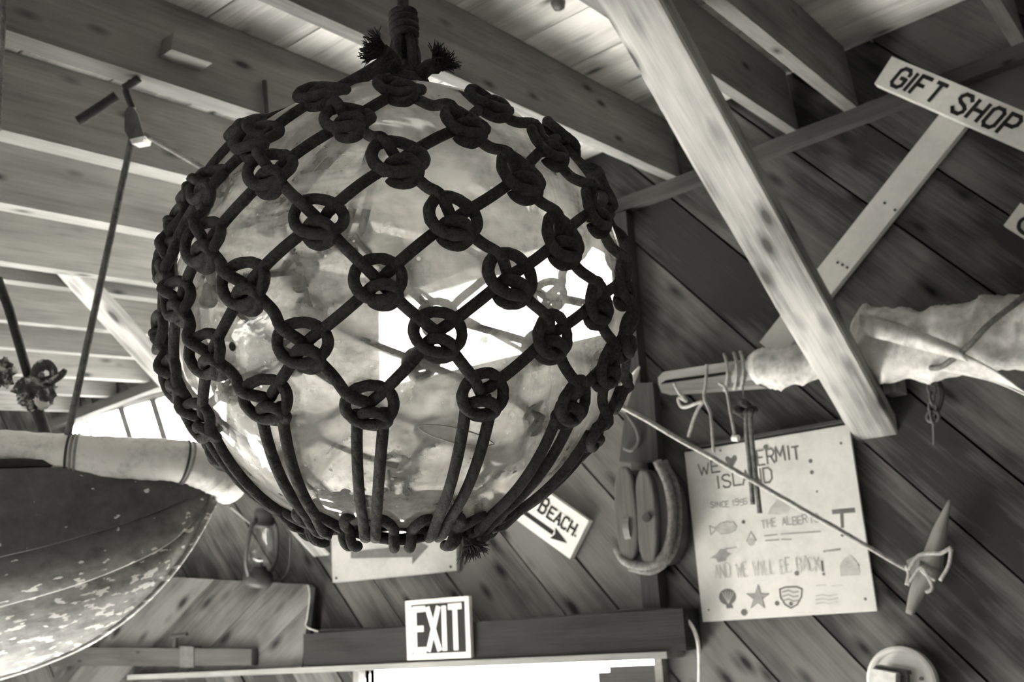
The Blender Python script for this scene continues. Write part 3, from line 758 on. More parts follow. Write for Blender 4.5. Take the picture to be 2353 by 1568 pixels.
# ------------------------------------------------------------------ hoist: pulley block, rod, ropes, cleat
pb_top = roof_px(300, 190, -0.012)
pblock = empty('pulley_block', pb_top, 'small wooden pulley block hanging on an iron hook from the upper left rafter', 'pulley')
dB = float((pb_top - CAM) @ CF)
def nb(px, py, o=0): return at(px, py, dB + o)
mb = MB(); mb.tube(smooth_pts([nb(303, 186), nb(290, 205), nb(296, 228), nb(305, 250)], 5), 0.0085, 8); mb.tube(smooth_pts([nb(320, 180), nb(300, 195), nb(285, 203)], 5), 0.011, 8); mk('hook', mb, 'iron', pblock, smooth=True)
for s, nm in ((-1, 'cheek'), (1, 'cheek')):
    mb = MB(); poly = [nb(x, y, 0.02 * s) for x, y in ((286, 258), (293, 246), (306, 246), (316, 262), (332, 318), (300, 325), (286, 300))]
    mb.prism(poly, CF * 0.010); mk('cheek', mb, 'block', pblock, frame(poly[0], UPV, CR))
mb = MB(); mb.tube([nb(308, 300, -0.02), nb(308, 300, 0.028)], 0.018, 16); mk('sheave', mb, 'iron2', pblock)
mb = MB(); mb.prism([nb(x, y, -0.022) for x, y in ((298, 320), (332, 312), (328, 326), (303, 331))], CF * 0.055); mk('end_plate', mb, 'canvas', pblock)
mb = MB(); mb.tube(smooth_pts([nb(180, 278, 0.0), nb(230, 246, 0.0), nb(268, 220, 0.0)], 4), [0.0125] * 9, 10)
mk('belaying_pin', mb, 'dark', None, smooth=True, label='dark wooden pin lying under the upper left rafter beside the pulley block', cat='pin')
def rope(name, pts, r, mat, label, cat='rope', sides=8, wig=0.0, **kw):
    P = smooth_pts(pts, 8) if len(pts) > 2 else [np.array(pts[0]) * (1 - t) + np.array(pts[1]) * t for t in np.linspace(0, 1, 40)]
    if wig: P = [p + rng.normal(0, wig, 3) for p in P]
    mb = MB(); mb.tube(P, r, sides); return mk(name, mb, mat, None, smooth=True, label=label, cat=cat, **kw)
rope('hoist_rope', [nb(303, 318), at(156, 1000, 2.42)], 0.0085, 'hoist', 'taut dark rope from the pulley block down to the boat guard')
ca, cb = nb(330, 308), wall(2088, 1310, 3.40)
rope('hauling_rope', [ca, cb], 0.0075, 'cord', 'long pale rope running from the pulley block behind the float to the wall cleat', wig=0.0012)

# horn cleat on the wall
cle = empty('wall_cleat', wall(2115, 1340), 'pointed wooden cleat on the right wall with the pale rope wound on it', 'cleat')
def wl(px, py, o=0.0): return wall(px, py, 3.5 - o)
def horn(P, rads, name):
    mb = MB(); mb.tube(smooth_pts(P, 5), np.interp(np.linspace(0, 1, (len(P) - 1) * 5 + 1), np.linspace(0, 1, len(rads)), rads), 10); mk(name, mb, 'spar', cle, frame(P[0], np.array(P[-1]) - np.array(P[0]), CF), smooth=True)
horn([wl(2140, 1300, .07), wl(2160, 1220, .085), wl(2182, 1150, .10)], [0.034, 0.022, 0.004], 'upper_horn')
horn([wl(2140, 1300, .07), wl(2110, 1360, .075), wl(2090, 1412, .09)], [0.036, 0.026, 0.012], 'lower_horn')
mb = MB(); mb.prism([wl(x, y, 0.0) for x, y in ((2095, 1290), (2150, 1262), (2172, 1310), (2118, 1352))], (0, -0.06, 0)); mk('cleat_base', mb, 'spar', cle)
for P in ([(2088, 1310), (2110, 1278), (2140, 1272), (2162, 1272), (2186, 1258)], [(2085, 1345), (2105, 1318), (2118, 1305), (2135, 1330), (2142, 1352), (2128, 1362)], [(2112, 1306), (2130, 1322), (2150, 1335)], [(2186, 1262), (2180, 1300), (2160, 1335)], [(2082, 1300), (2088, 1320), (2083, 1345)]):
    mb = MB(); mb.tube(smooth_pts([wl(x, y, 0.125) for x, y in P], 6), 0.0058, 8); mk('rope_turn', mb, 'cord', cle, smooth=True)

# ------------------------------------------------------------------ lettering
GL = {  # strokes on a 4 x 6 grid
 'A': [[(0, 0), (2, 6), (4, 0)], [(0.8, 2.2), (3.2, 2.2)]], 'B': [[(0, 0), (0, 6), (3, 6), (4, 5), (4, 4), (3, 3.2), (0, 3.2)], [(3, 3.2), (4, 2.4), (4, 1), (3, 0), (0, 0)]],
 'C': [[(4, 5), (3, 6), (1, 6), (0, 5), (0, 1), (1, 0), (3, 0), (4, 1)]], 'D': [[(0, 0), (0, 6), (2.6, 6), (4, 4.6), (4, 1.4), (2.6, 0), (0, 0)]],
 'E': [[(4, 6), (0, 6), (0, 0), (4, 0)], [(0, 3.1), (3, 3.1)]], 'F': [[(4, 6), (0, 6), (0, 0)], [(0, 3.2), (3, 3.2)]],
 'G': [[(4, 4.6), (4, 5), (3, 6), (1, 6), (0, 5), (0, 1), (1, 0), (3, 0), (4, 1), (4, 2.9), (2.3, 2.9)]], 'H': [[(0, 0), (0, 6)], [(4, 0), (4, 6)], [(0, 3), (4, 3)]],
 'I': [[(2, 0), (2, 6)]], 'J': [[(4, 6), (4, 1), (3, 0), (1, 0), (0, 1)]], 'K': [[(0, 0), (0, 6)], [(4, 6), (0.3, 2.6)], [(1.4, 3.6), (4, 0)]], 'L': [[(0, 6), (0, 0), (4, 0)]],
 'M': [[(0, 0), (0.3, 6), (2, 2), (3.7, 6), (4, 0)]], 'N': [[(0, 0), (0, 6), (4, 0), (4, 6)]], 'O': [[(1, 0), (0, 1), (0, 5), (1, 6), (3, 6), (4, 5), (4, 1), (3, 0), (1, 0)]],
 'P': [[(0, 0), (0, 6), (3, 6), (4, 5), (4, 3.6), (3, 2.6), (0, 2.6)]], 'R': [[(0, 0), (0, 6), (3, 6), (4, 5), (4, 4), (3, 3), (0, 3)], [(2, 3), (4, 0)]],
 'S': [[(4, 5), (3, 6), (1, 6), (0, 5), (0, 4.2), (1, 3.4), (3, 2.7), (4, 1.9), (4, 1), (3, 0), (1, 0), (0, 1)]], 'T': [[(2, 0), (2, 6)], [(0, 6), (4, 6)]],
 'W': [[(0, 6), (1, 0), (2, 4), (3, 0), (4, 6)]], 'X': [[(0, 6), (4, 0)], [(0, 0), (4, 6)]], '1': [[(1, 5), (2, 6), (2, 0)]], '9': [[(4, 3.5), (1, 3), (0, 4), (0, 5), (1, 6), (3, 6), (4, 5), (4, 1), (3, 0), (0, 0)]],
 '5': [[(4, 6), (0, 6), (0, 3.4), (3, 3.6), (4, 2.6), (4, 1), (3, 0), (0, 0)]], '!': [[(2, 6), (2, 2)], [(2, 0.5), (2, 0)]], '.': [[(2, 0.4), (2, 0)]]}
class Flat:   # drawing on a plane: o origin, u right, v up, n out
    def __init__(s, o, u, v, n, lift=0.0015): s.o, s.u, s.v, s.n, s.mb, s.lift = np.array(o), u, v, n, MB(), lift
    def P(s, x, y, z=0): return s.o + s.u * x + s.v * y + s.n * (s.lift + z)
    k = 0
    def poly(s, pts): s.k += 1; s.mb.add([s.P(p[0], p[1], (s.k % 40) * 0.00002) for p in pts], [tuple(range(len(pts)))]); return s
    def stroke(s, pts, w, cap=0.5, closed=False):
        pts = [np.array(p, float) for p in pts]
        if closed: pts.append(pts[0])
        for k, (a, b) in enumerate(zip(pts[:-1], pts[1:])):
            d = nz(b - a); e = np.array([-d[1], d[0]]) * w / 2
            a2 = a - d * w * (cap if k == 0 else 0.35); b2 = b + d * w * (cap if k == len(pts) - 2 else 0.35)
            s.poly([a2 - e, b2 - e, b2 + e, a2 + e])
        return s
    def text(s, txt, x, y, h, cw, gap, w, cap=0.1, serif=0, jit=0.0, slant=0.0):
        for c in txt:
            if c == ' ': x += cw * 0.8; continue
            k = 0.55 if c in 'I!1.' else (1.25 if c in 'MW' else 1.0)
            dx, dy = random.uniform(-jit, jit), random.uniform(-jit, jit)
            for st in GL[c]:
                q = [(x + dx + ((px_ - 2) * (1 if c in 'I!1.' else 1) + 2) / 4 * cw * (1 if c not in 'MW' else 1.25) - (cw * 0.225 if c in 'I!1.' else 0) + slant * py_ / 6 * h, y + dy + py_ / 6 * h) for px_, py_ in st]
                s.stroke(q, w, cap)
                if serif and c in 'EBAHIT':
                    for e in (q[0], q[-1]): s.stroke([(e[0] - serif, e[1]), (e[0] + serif, e[1])], w * 0.6, 0)
            x += cw * k + gap
        return x
    def disc(s, x, y, r, ry=None, n=14): return s.poly([(x + r * math.cos(t), y + (ry or r) * math.sin(t)) for t in np.linspace(0, 2 * math.pi, n, endpoint=False)])
    def make(s, name, mat, parent): return mk(name, s.mb, mat, parent, frame(s.o, s.u, s.v))
def board(name, pts, th, n, mat, label, cat, rough_frame=None):
    # pts: corners on the front face, board extends th backwards
    root = empty(name, pts[0], label, cat)
    mb = MB(); mb.prism([p for p in pts], -np.array(n) * th)
    u = nz(np.array(pts[1]) - np.array(pts[0])); mk('board', mb, mat, root, frame(pts[0], u, np.cross(n, u)))
    return root
NW = np.array([0, -1., 0])
def inplane(TL, TR, BL):
    u = nz(np.array(TR) - np.array(TL)); v = np.cross(NW, u); v = v if v @ (np.array(TL) - np.array(BL)) > 0 else -v
    return u, v

# EXIT sign
Y = 3.355
TL, TR_, BR, BL = wall(931, 1382, Y), wall(1076, 1370, Y), wall(1082, 1512, Y), wall(936, 1518, Y)
ex = board('exit_sign', [BL, BR, TR_, TL], 0.02, NW, 'white', 'white bordered black exit sign fixed on the dark header beam', 'sign')
u, v = inplane(TL, TR_, BL); wd_ = np.linalg.norm(TR_ - TL); ht = np.linalg.norm(TL - BL)
fl = Flat(BL, u, v, NW, 0.001)
fl.poly([(0.085 * wd_, 0.095 * ht), (0.925 * wd_, 0.095 * ht), (0.925 * wd_, 0.92 * ht), (0.085 * wd_, 0.92 * ht)]); fl.make('black_field', 'ink', ex)
fl = Flat(BL, u, v, NW, 0.002); h = 0.69 * ht; y = 0.155 * ht; sw = 0.072 * wd_
x = 0.135 * wd_
for c, cw in (('E', 0.145), ('X', 0.17), ('I', 0), ('T', 0.175)):
    cw *= wd_
    for st in GL[c]:
        fl.stroke([(x + (px / 4 * cw if c != 'I' else 0), y + py / 6 * h) for px, py in st], sw, 0.5 if c in 'E' else 0.25)
    x += cw + {'E': 0.07, 'X': 0.085, 'I': 0.085, 'T': 0}[c] * wd_
fl.make('lettering', 'white', ex)

# arrow sign
Y = 3.475
TL, TR_, BR, BL = wall(760, 1195, Y), wall(1046, 1175, Y), wall(1050, 1312, Y), wall(764, 1340, Y)
ar = board('arrow_sign', [BL, BR, TR_, TL], 0.02, NW, 'white2', 'white painted board with a dark arrow pointing right on the wall below the glass float', 'sign')
def wf(px, py, yy): return wall(px, py, yy)
def px_poly(pts, yy, mat, parent, name, lift=0.0015):
    mb = MB(); P = [wall(x, y, yy - lift) for x, y in pts]; mb.add(P, [tuple(range(len(P)))]); return mk(name, mb, mat, parent, frame(P[0], E3[0], E3[2]))
px_poly([(806, 1268), (946, 1253), (946, 1235), (985, 1256), (947, 1298), (947, 1281), (806, 1284)], Y, 'ink2', ar, 'arrow')
for p in ((773, 1329), (1036, 1303)):
    mb = MB(); c = wall(*p, Y); mb.tube([c + NW * -0.002, c + NW * 0.003], 0.006, 8); mk('screw', mb, 'iron', ar)

# beach sign
Y = 3.465
TRb, BRb, Ta = wall(1353, 1197, Y), wall(1311, 1286, Y), wall(1241, 1120, Y)
u = nz(TRb - Ta); v = nz(TRb - BRb); v = nz(v - u * (u @ v)); hb = np.linalg.norm(TRb - BRb); lb = 0.62
O = TRb - u * lb - v * hb
be = board('beach_sign', [O, O + u * lb, O + u * lb + v * hb, O + v * hb], 0.03, NW, 'white', 'small white slanted board with beach lettering and an arrow, half hidden behind the glass float', 'sign')
fl = Flat(O, u, v, NW, 0.0012)
px1 = wall(1246, 1160, Y); xb = (px1 - O) @ u
pe = wall(1320, 1226, Y); xe = (pe - O) @ u
cwb = (xe - xb) / 5 * 0.72; gpb = (xe - xb) / 5 * 0.28
fl.text('B', xb - 0.004, 0.50 * hb, hb * 0.36, cwb * 1.1, gpb, 0.010, 0.1, 0.008); fl.text('EACH', xb + cwb + gpb + 0.006, 0.50 * hb, hb * 0.27, cwb, gpb, 0.009, 0.1, 0.006)
fl.text('THE', xb - 3.9 * (cwb + gpb), 0.50 * hb, hb * 0.27, cwb, gpb, 0.010, 0.1, 0.006)
fl.disc(lb - 0.022, 0.5 * hb + 0.004, 0.004)
fl.make('lettering', 'ink', be)
xa = (wall(1303, 1250, Y) - O) @ u
fl = Flat(O, u, v, NW, 0.0012); yA = 0.27 * hb
fl.poly([(0.05, yA - 0.009), (xa - 0.075, yA - 0.009), (xa - 0.075, yA + 0.009), (0.05, yA + 0.009)])
fl.poly([(xa - 0.078, yA - 0.024), (xa, yA), (xa - 0.078, yA + 0.024), (xa - 0.066, yA)]); fl.make('arrow', 'ink', be)

# gift shop sign on its diagonal batten
Y = 3.40
TLg, BLg, Te = wall(2050, 130, Y), wall(2009, 192, Y), wall(2353, 256, Y)
u = nz(Te - TLg); v = nz(TLg - BLg); v = nz(v - u * (u @ v)); hg = np.linalg.norm(TLg - BLg); lg = 0.66
gs = board('gift_shop_sign', [BLg, BLg + u * lg, BLg + u * lg + v * hg, BLg + v * hg], 0.035, NW, 'white', 'slanted white gift shop sign with black capital letters at upper right', 'sign')
fl = Flat(BLg, u, v, NW, 0.0012)
x0 = (wall(2042, 198, Y) - BLg) @ u; x1 = (wall(2320, 312, Y) - BLg) @ u
s_ = (x1 - x0) / 7.9
x = x0
for c in 'GIFT SHOP':
    if c == ' ': x += s_ * 0.75; continue
    cw = s_ * (0.66 if c != 'I' else 0.0)
    for st in GL[c]: fl.stroke([(x + (px / 4 * cw if c != 'I' else 0) + 0.10 * hg * py / 6, hg * 0.17 + py / 6 * hg * 0.64) for px, py in st], hg * 0.125, 0.5 if c in 'GSOP' else 0.15)
    x += cw + s_ * 0.35
fl.make('lettering', 'ink', gs)
a, b = wall(2195, 268, 3.445), wall(1768, 806, 3.445)
d = nz(b - a); e = np.cross(NW, d); hw = 0.049
mb = MB(); mb.prism([a - e * hw, b - e * hw, b + e * hw, a + e * hw], (0, 0.028, 0))
bt = empty('white_batten', a, 'long white painted batten running diagonally behind the gift shop sign and right brace', 'board')
mk('board', mb, 'post', bt, frame(a, d, e))
for p in ((2033, 467), (2057, 483), (1925, 604), (1936, 609), (1947, 615)):
    c = wall(*p, 3.445); mb = MB(); mb.tube([c + NW * -0.002, c + NW * 0.003], 0.0045, 8); mk('nail', mb, 'iron', bt)
# corner of another sign at the right edge
Y = 3.46
P = [wall(x, y, Y) for x, y in ((2306, 518), (2345, 466), (2460, 540), (2425, 592))]
st = board('corner_sign', [P[0], P[3], P[2], P[1]], 0.025, NW, 'post', 'pale sign cut off by the right picture edge with part of one black letter', 'sign')
mb = MB(); mb.tube(smooth_pts([wall(x, y, Y - 0.003) for x, y in ((2362, 498), (2345, 508), (2341, 524), (2352, 536), (2368, 540))], 5), 0.006, 6); mk('lettering', mb, 'ink', st)

# plywood poster
Y = 3.478
TL, TR_, BR, BL = wall(1573, 1040, Y), wall(1950, 976, Y), wall(2015, 1405, Y), wall(1615, 1430, Y)
po = board('plywood_poster', [BL, BR, TR_, TL], 0.012, NW, 'ply', 'square pale plywood board covered in hand drawn lettering and sea creatures on the right wall', 'poster')
u, v = inplane(TL, TR_, BL); pwid = np.linalg.norm(TR_ - TL); pht = np.linalg.norm(TL - BL)
def trio(): return Flat(BL, u, v, NW, 0.001), Flat(BL, u, v, NW, 0.0013), Flat(BL, u, v, NW, 0.0016)
f1, f2, f3 = trio()
def done(name, stuff=False):
    global f1, f2, f3
    for f_, m_ in ((f1, 'pencil'), (f2, 'pencil2'), (f3, 'pencil3')):
        if f_.mb.V:
            o = f_.make(name, m_, po)
            if stuff: o['kind'] = 'stuff'
    f1, f2, f3 = trio()
def pp(px, py): p = wall(px, py, Y) - BL; return (p @ u, p @ v)
def ptext(fl, txt, pa, pb, hpx, w, jit=0.002):   # baseline between two picture points
    a, b = pp(*pa), pp(*pb); h = pht * hpx / 420.
    n = sum(0.8 if c == ' ' else (0.55 if c in 'I!1.' else (1.25 if c in 'MW' else 1.0)) + 0.3 for c in txt)
    cell = (b[0] - a[0]) / n; sl = (b[1] - a[1]) / max(1e-6, b[0] - a[0])
    o = fl.o; x = a[0]
    for c in txt:
        yy = a[1] + (x - a[0]) * sl; x = fl.text(c, x, yy, h * random.uniform(0.92, 1.08), cell, cell * 0.3, w, 0.2, 0, jit) if c != ' ' else x + cell * 1.1
ptext(f1, 'WE', (1608, 1092), (1662, 1083), 30, 0.005)
ptext(f1, 'HERMIT', (1722, 1072), (1845, 1053), 33, 0.006)
ptext(f1, 'ISLAND', (1648, 1122), (1780, 1108), 33, 0.006)
done('lettering', True); hx, hy = pp(1681, 1062)
f1.poly([(hx, hy - 0.022), (hx + 0.022, hy + 0.006), (hx + 0.022, hy + 0.018), (hx + 0.012, hy + 0.023), (hx, hy + 0.012), (hx - 0.012, hy + 0.023), (hx - 0.022, hy + 0.018), (hx - 0.022, hy + 0.006)])
done('heart_drawing'); ptext(f2, 'SINCE 1955', (1634, 1168), (1718, 1160), 14, 0.003)
ptext(f2, 'THE ALBERTS', (1752, 1214), (1882, 1200), 19, 0.0034)
for (a, b) in (((1758, 1232), (1785, 1229)), ((1796, 1228), (1885, 1222)), ((1760, 1243), (1790, 1241)), ((1797, 1240), (1818, 1240))): f2.stroke([pp(*a), pp(*b)], 0.004)
ptext(f3, 'AND WE WILL BE BACK', (1646, 1330), (1876, 1312), 32, 0.0042)
f1.stroke([pp(1889, 1292), pp(1891, 1311)], 0.008); f1.disc(*pp(1893, 1320), 0.005)
done('lettering', True)
# fish, crab, shells, starfish, hammer and face
fx = [pp(x, y) for x, y in ((1643, 1214), (1655, 1204), (1670, 1199), (1685, 1201), (1693, 1210), (1690, 1219), (1675, 1226), (1657, 1227))]
f2.stroke(fx, 0.004, closed=True); f3.poly(fx); f2.stroke([pp(1643, 1214), pp(1631, 1209), pp(1634, 1230), pp(1645, 1218)], 0.004)
f1.disc(*pp(1690, 1208), 0.003)
done('fish_drawing', True); f2.poly([pp(x, y) for x, y in ((1632, 1283), (1648, 1272), (1655, 1262), (1668, 1262), (1672, 1270), (1682, 1272), (1672, 1280), (1668, 1290), (1650, 1293), (1645, 1284))]); f2.stroke([pp(1668, 1262), pp(1692, 1258)], 0.004)
done('crab_drawing', True); f3.poly([pp(x, y) for x, y in ((1764, 1182), (1772, 1165), (1785, 1150), (1800, 1155), (1816, 1170), (1812, 1180), (1790, 1184))])
done('mound_drawing'); sh = [pp(1672 + 20 * math.cos(t), 1372 + 19 * math.sin(t)) for t in np.linspace(0, 6.28, 16, endpoint=False)]; f1.poly(sh); f1.poly([pp(x, y) for x, y in ((1668, 1388), (1682, 1386), (1686, 1398), (1670, 1399))])
for k in range(5): 
    f3.stroke([pp(1674, 1388), pp(1660 + 6.5 * k, 1362)], 0.0022)
done('scallop_drawing', True); star = []
for k in range(10):
    t = math.radians(90 + 36 * k); r_ = 29 if k % 2 == 0 else 11; star.append(pp(1742 + r_ * math.cos(t) * 0.92, 1374 - r_ * math.sin(t)))
f2.mb.add([f2.P(*p) for p in star] + [f2.P(*pp(1742, 1374))], [(i, (i + 1) % 10, 10) for i in range(10)]); f1.stroke(star, 0.003, closed=True)
done('starfish_drawing'); f1.stroke([pp(x, y) for x, y in ((1792, 1355), (1805, 1350), (1830, 1349), (1843, 1354), (1842, 1372), (1832, 1390), (1818, 1398), (1804, 1390), (1794, 1374))], 0.005, closed=True)
for k in range(3): f2.stroke([pp(1799, 1361 + 10 * k), pp(1812, 1357 + 10 * k), pp(1824, 1362 + 10 * k), pp(1834, 1360 + 10 * k)], 0.005)
f1.disc(*pp(1818, 1388), 0.007)
done('clam_drawing', True); f1.stroke([pp(1914, 1177), pp(1963, 1173)], 0.015, 0.2); f1.stroke([pp(1934, 1180), pp(1936, 1212)], 0.011, 0.2); f1.disc(*pp(1936, 1230), 0.006)
done('hammer_drawing', True); f3.poly([pp(x, y) for x, y in ((1932, 1325), (1930, 1300), (1938, 1285), (1950, 1277), (1964, 1285), (1974, 1300), (1976, 1322))]); f1.stroke([pp(1938, 1302), pp(1950, 1301)], 0.007); f1.stroke([pp(1958, 1301), pp(1972, 1299)], 0.007); f2.stroke([pp(1945, 1316), pp(1965, 1313)], 0.003)
done('face_drawing', True)
for k in range(3): f3.stroke([pp(1876, 1370 + 9 * k), pp(1890, 1367 + 9 * k), pp(1905, 1370 + 9 * k), pp(1925, 1366 + 9 * k)], 0.004)
f2.stroke([pp(1894, 1268), pp(1930, 1263)], 0.006); f3.stroke([pp(1876, 1346), pp(1898, 1345)], 0.003); f3.stroke([pp(1912, 1347), pp(1936, 1345)], 0.003)
f2.stroke([pp(1716, 1244), pp(1726, 1222), pp(1738, 1242)], 0.004, closed=True); f3.disc(*pp(1727, 1246), 0.014)
done('scribble', True)
fl = Flat(BL, u, v, NW, 0.002)
for (x, y), r_ in (((1760, 1028), 0.009), ((1863, 1060), 0.007), ((1710, 1408), 0.011), ((1786, 1387), 0.008), ((1709, 1200), 0.007), ((1831, 1318), 0.008), ((1866, 1086), 0.007), ((1878, 1130), 0.004), ((1629, 1402), 0.004), ((1989, 1377), 0.005), ((1656, 1036), 0.004), ((1933, 1019), 0.005)): fl.disc(*pp(x, y), r_)
fl.make('knot_mark', 'pencil', po)['kind'] = 'stuff'
mb = MB(); a, b = wall(1572, 1034, 3.46), wall(1952, 968, 3.46); mb.prism([a, b, b + UPV * 0.010, a + UPV * 0.010], (0, 0.038, 0)); mk('ledge', mb, 'dark', None, frame(a, b - a, UPV), label='thin dark ledge strip along the top of the plywood poster', cat='strip')

# ------------------------------------------------------------------ sliding door panel left of the doorway
Y = 3.41
Pc = [wall(394, 1327, Y), wall(706, 1344, Y), wall(713, 1352, Y), wall(708, 1400, Y), wall(692, 1545, Y), wall(120, 1580, Y), wall(140, 1312, Y)]
pc2 = [(p[0], p[2]) for p in Pc]
mb = MB(); mb.prism([(x, Y + 0.03, z) for x, z in pc2], (0, 0.02, 0)); sd = mk('door_2', mb, 'black', kind='structure', label='diagonal boarded sliding door left of the header beam')
a, b = wall(491, 1332, Y), wall(353, 1482, Y); dd = nz(np.array([a[0] - b[0], a[2] - b[2]])); nn = np.array([-dd[1], dd[0]])
js = sorted([np.array([wall(*p, Y)[0], wall(*p, Y)[2]]) @ nn for p in ((491, 1332), (620, 1345), (703, 1395))], reverse=True)
js = [js[0] + 0.26 * k for k in range(6, 0, -1)] + js + [js[-1] - 0.26, js[-1] - 0.52]
for hi, lo in zip(js[:-1], js[1:]):
    poly = clip(pc2[:], nn[0], nn[1], hi - 0.002); poly = clip(poly, -nn[0], -nn[1], -(lo + 0.002)) if len(poly) > 2 else []
    if len(poly) < 3 or area2(poly) < 1e-4: continue
    mb = MB(); yo = Y + random.uniform(0, 0.006); mb.prism([(x, yo, z) for x, z in poly], (0, 0.029 - (yo - Y), 0)); c = nn * (hi + lo) / 2
    mk('plank', mb, 'door', sd, frame((c[0], yo, c[1]), (dd[0], 0, dd[1]), (0, 1, 0)))
a, b, c_, d_ = [wall(x, y, 3.37) for x, y in ((120, 1488), (578, 1492), (577, 1530), (120, 1532))]
mb = MB(); mb.prism([d_, c_, b, a], (0, 0.035, 0)); mk('door_bar', mb, 'plate', sd, frame(a, b - a, UPV))
mb = MB(); q = [wall(x, y, 3.362) for x, y in ((413, 1486), (444, 1487), (444, 1534), (413, 1534))]; mb.prism(q, (0, 0.045, 0)); mk('bracket', mb, 'iron2', sd)
mb = MB(); mb.tube([wall(395, 1462, 3.36), wall(430, 1458, 3.36)], 0.010, 8); mb.tube([wall(405, 1462, 3.38), wall(402, 1488, 3.38)], 0.012, 8); mk('latch', mb, 'iron', sd)

# ------------------------------------------------------------------ lantern
dL = 4.92
def la(px, py, o=0): return at(px, py, dL + o)
lo_, hi_ = la(592, 1345), la(606, 1165); lax = nz(hi_ - lo_); LH = np.linalg.norm(hi_ - lo_)
lan = empty('oil_lantern', lo_, 'dark oil lantern with a clear glass chimney hanging left of the arrow sign', 'lantern')
mb = MB(); mb.lathe(lo_, lax, [(0.0, 0), (0.066, 0.0), (0.070, 0.02), (0.066, 0.055), (0.04, 0.066), (0.032, 0.085), (0, 0.085)], 24); mk('fuel_tank', mb, 'iron', lan, smooth=True)
mb = MB(); mb.lathe(lo_, lax, [(0.03, 0.085), (0.058, 0.11), (0.068, 0.14), (0.062, 0.18), (0.048, 0.22), (0.036, 0.27)], 28); mk('glass_chimney', mb, 'chimney', lan, smooth=True)
mb = MB(); mb.lathe(lo_, lax, [(0.0, 0.27), (0.05, 0.27), (0.055, 0.285), (0.04, 0.30), (0.044, 0.33), (0.036, 0.35), (0.0, LH)], 24); mk('cap', mb, 'iron', lan, smooth=True)
mb = MB(); mb.lathe(lo_, lax, [(0, 0.085), (0.018, 0.09), (0.014, 0.12), (0, 0.125)], 12); mk('burner', mb, 'iron2', lan)
la_s = nz(np.cross(lax, CF)); la_f = np.cross(la_s, lax)
for s in (-1, 1):
    e = nz(la_s * 0.55 - CF * 0.8 if s < 0 else -la_s * 0.75 + CF * 0.6) 
    mb = MB(); mb.tube(smooth_pts([lo_ + lax * 0.05 + e * 0.06, lo_ + lax * 0.12 + e * 0.082, lo_ + lax * 0.24 + e * 0.075, lo_ + lax * 0.31 + e * 0.045], 6), 0.010, 8); mk('air_tube', mb, 'iron', lan, smooth=True)
mb = MB(); mb.tube(smooth_pts([la(632, 1180), la(660, 1195), la(668, 1260), la(662, 1310), la(645, 1332), la(615, 1336)], 8), 0.0055, 8); mk('bail', mb, 'iron', lan, smooth=True)
rope('tether_line', [at(528, 1165, 3.6), la(574, 1203, -0.13)], 0.004, 'hoist', 'thin cord running from behind the boat bow to the oil lantern')

# ------------------------------------------------------------------ large tackle block on the wall
tbk = empty('tackle_block', wall(1478, 1190), 'large dark wooden ship tackle block hanging on the wall left of the plywood poster', 'pulley')
def tk(px, py, o): return wall(px, py, 3.5 - o)
def shell_section(yoff, pts, th, name, mat):
    mb = MB(); mb.prism([tk(x, y, yoff) for x, y in pts], (0, th, 0)); o = mk(name, mb, mat, tbk, frame(tk(*pts[0], yoff), UPV, E3[0]))
    bv = o.modifiers.new('b', 'BEVEL'); bv.width = 0.008; bv.segments = 2; return o
def oval(cx, cy, rx, ry, lean=0, p=2.4, n=20):
    out = []
    for t in np.linspace(0, 2 * math.pi, n, endpoint=False):
        c, s = math.cos(t), math.sin(t); x = rx * abs(c) ** (2 / p) * (1 if c > 0 else -1); y = ry * abs(s) ** (2 / p) * (1 if s > 0 else -1)
        out.append((cx + x + lean * y, cy + y))
    return out
shell_section(0.185, oval(1437, 1182, 26, 112, 0.06), 0.03, 'cheek', 'block')
shell_section(0.180, oval(1483, 1190, 24, 112, 0.06), 0.035, 'cheek', 'block')
shell_section(0.15, oval(1478, 1188, 66, 112, 0.06), 0.14, 'shell', 'dark')
mb = MB(); c = tk(1459, 1215, 0.13); mb.tube([c - E3[0] * 0.012, c + E3[0] * 0.012], 0.068, 28); mk('sheave', mb, 'spar', tbk)
mb = MB(); c = tk(1487, 1190, 0.186); mb.tube([c, c + NW * 0.008], 0.016, 12); mk('axle_pin', mb, 'iron', tbk)
mb = MB(); mb.tube(smooth_pts([tk(x, y, o) for x, y, o in ((1510, 1060, .16), (1536, 1120, .15), (1545, 1200, .14), (1530, 1270, .15), (1490, 1300, .17), (1440, 1292, .18), (1418, 1262, .16))], 6), 0.016, 10)
mb.tube(smooth_pts([tk(x, y, o) for x, y, o in ((1525, 1060, .12), (1552, 1120, .11), (1558, 1200, .10), (1545, 1270, .11), (1500, 1312, .13), (1445, 1304, .15))], 6), 0.014, 10); mk('strop', mb, 'hoist', tbk, smooth=True)
q = [(1443, 880), (1500, 880), (1512, 1060), (1423, 1062)]
mb = MB(); mb.prism([tk(x, y, 0.11) for x, y in q], (0, 0.05, 0)); mk('hanging_strap', mb, 'dark', tbk, frame(tk(1470, 900, .1), UPV, E3[0]))
mb = MB(); mb.tube(smooth_pts([tk(x, y, 0.125) for x, y in ((1440, 950), (1462, 985), (1468, 1015), (1452, 1035), (1434, 1030))], 6), 0.008, 8); mk('hook', mb, 'iron2', tbk, smooth=True)
# pale pointed horn beside the strap
mb = MB(); P = smooth_pts([at(1415, 940, 3.55), at(1432, 905, 3.55), at(1452, 872, 3.55), at(1470, 843, 3.55)], 5); mb.tube(P, np.linspace(0.034, 0.003, len(P)), 12); mk('pointed_horn', mb, 'tooth', None, smooth=True, label='pale pointed horn tip sticking up behind the right edge of the glass float', cat='horn')

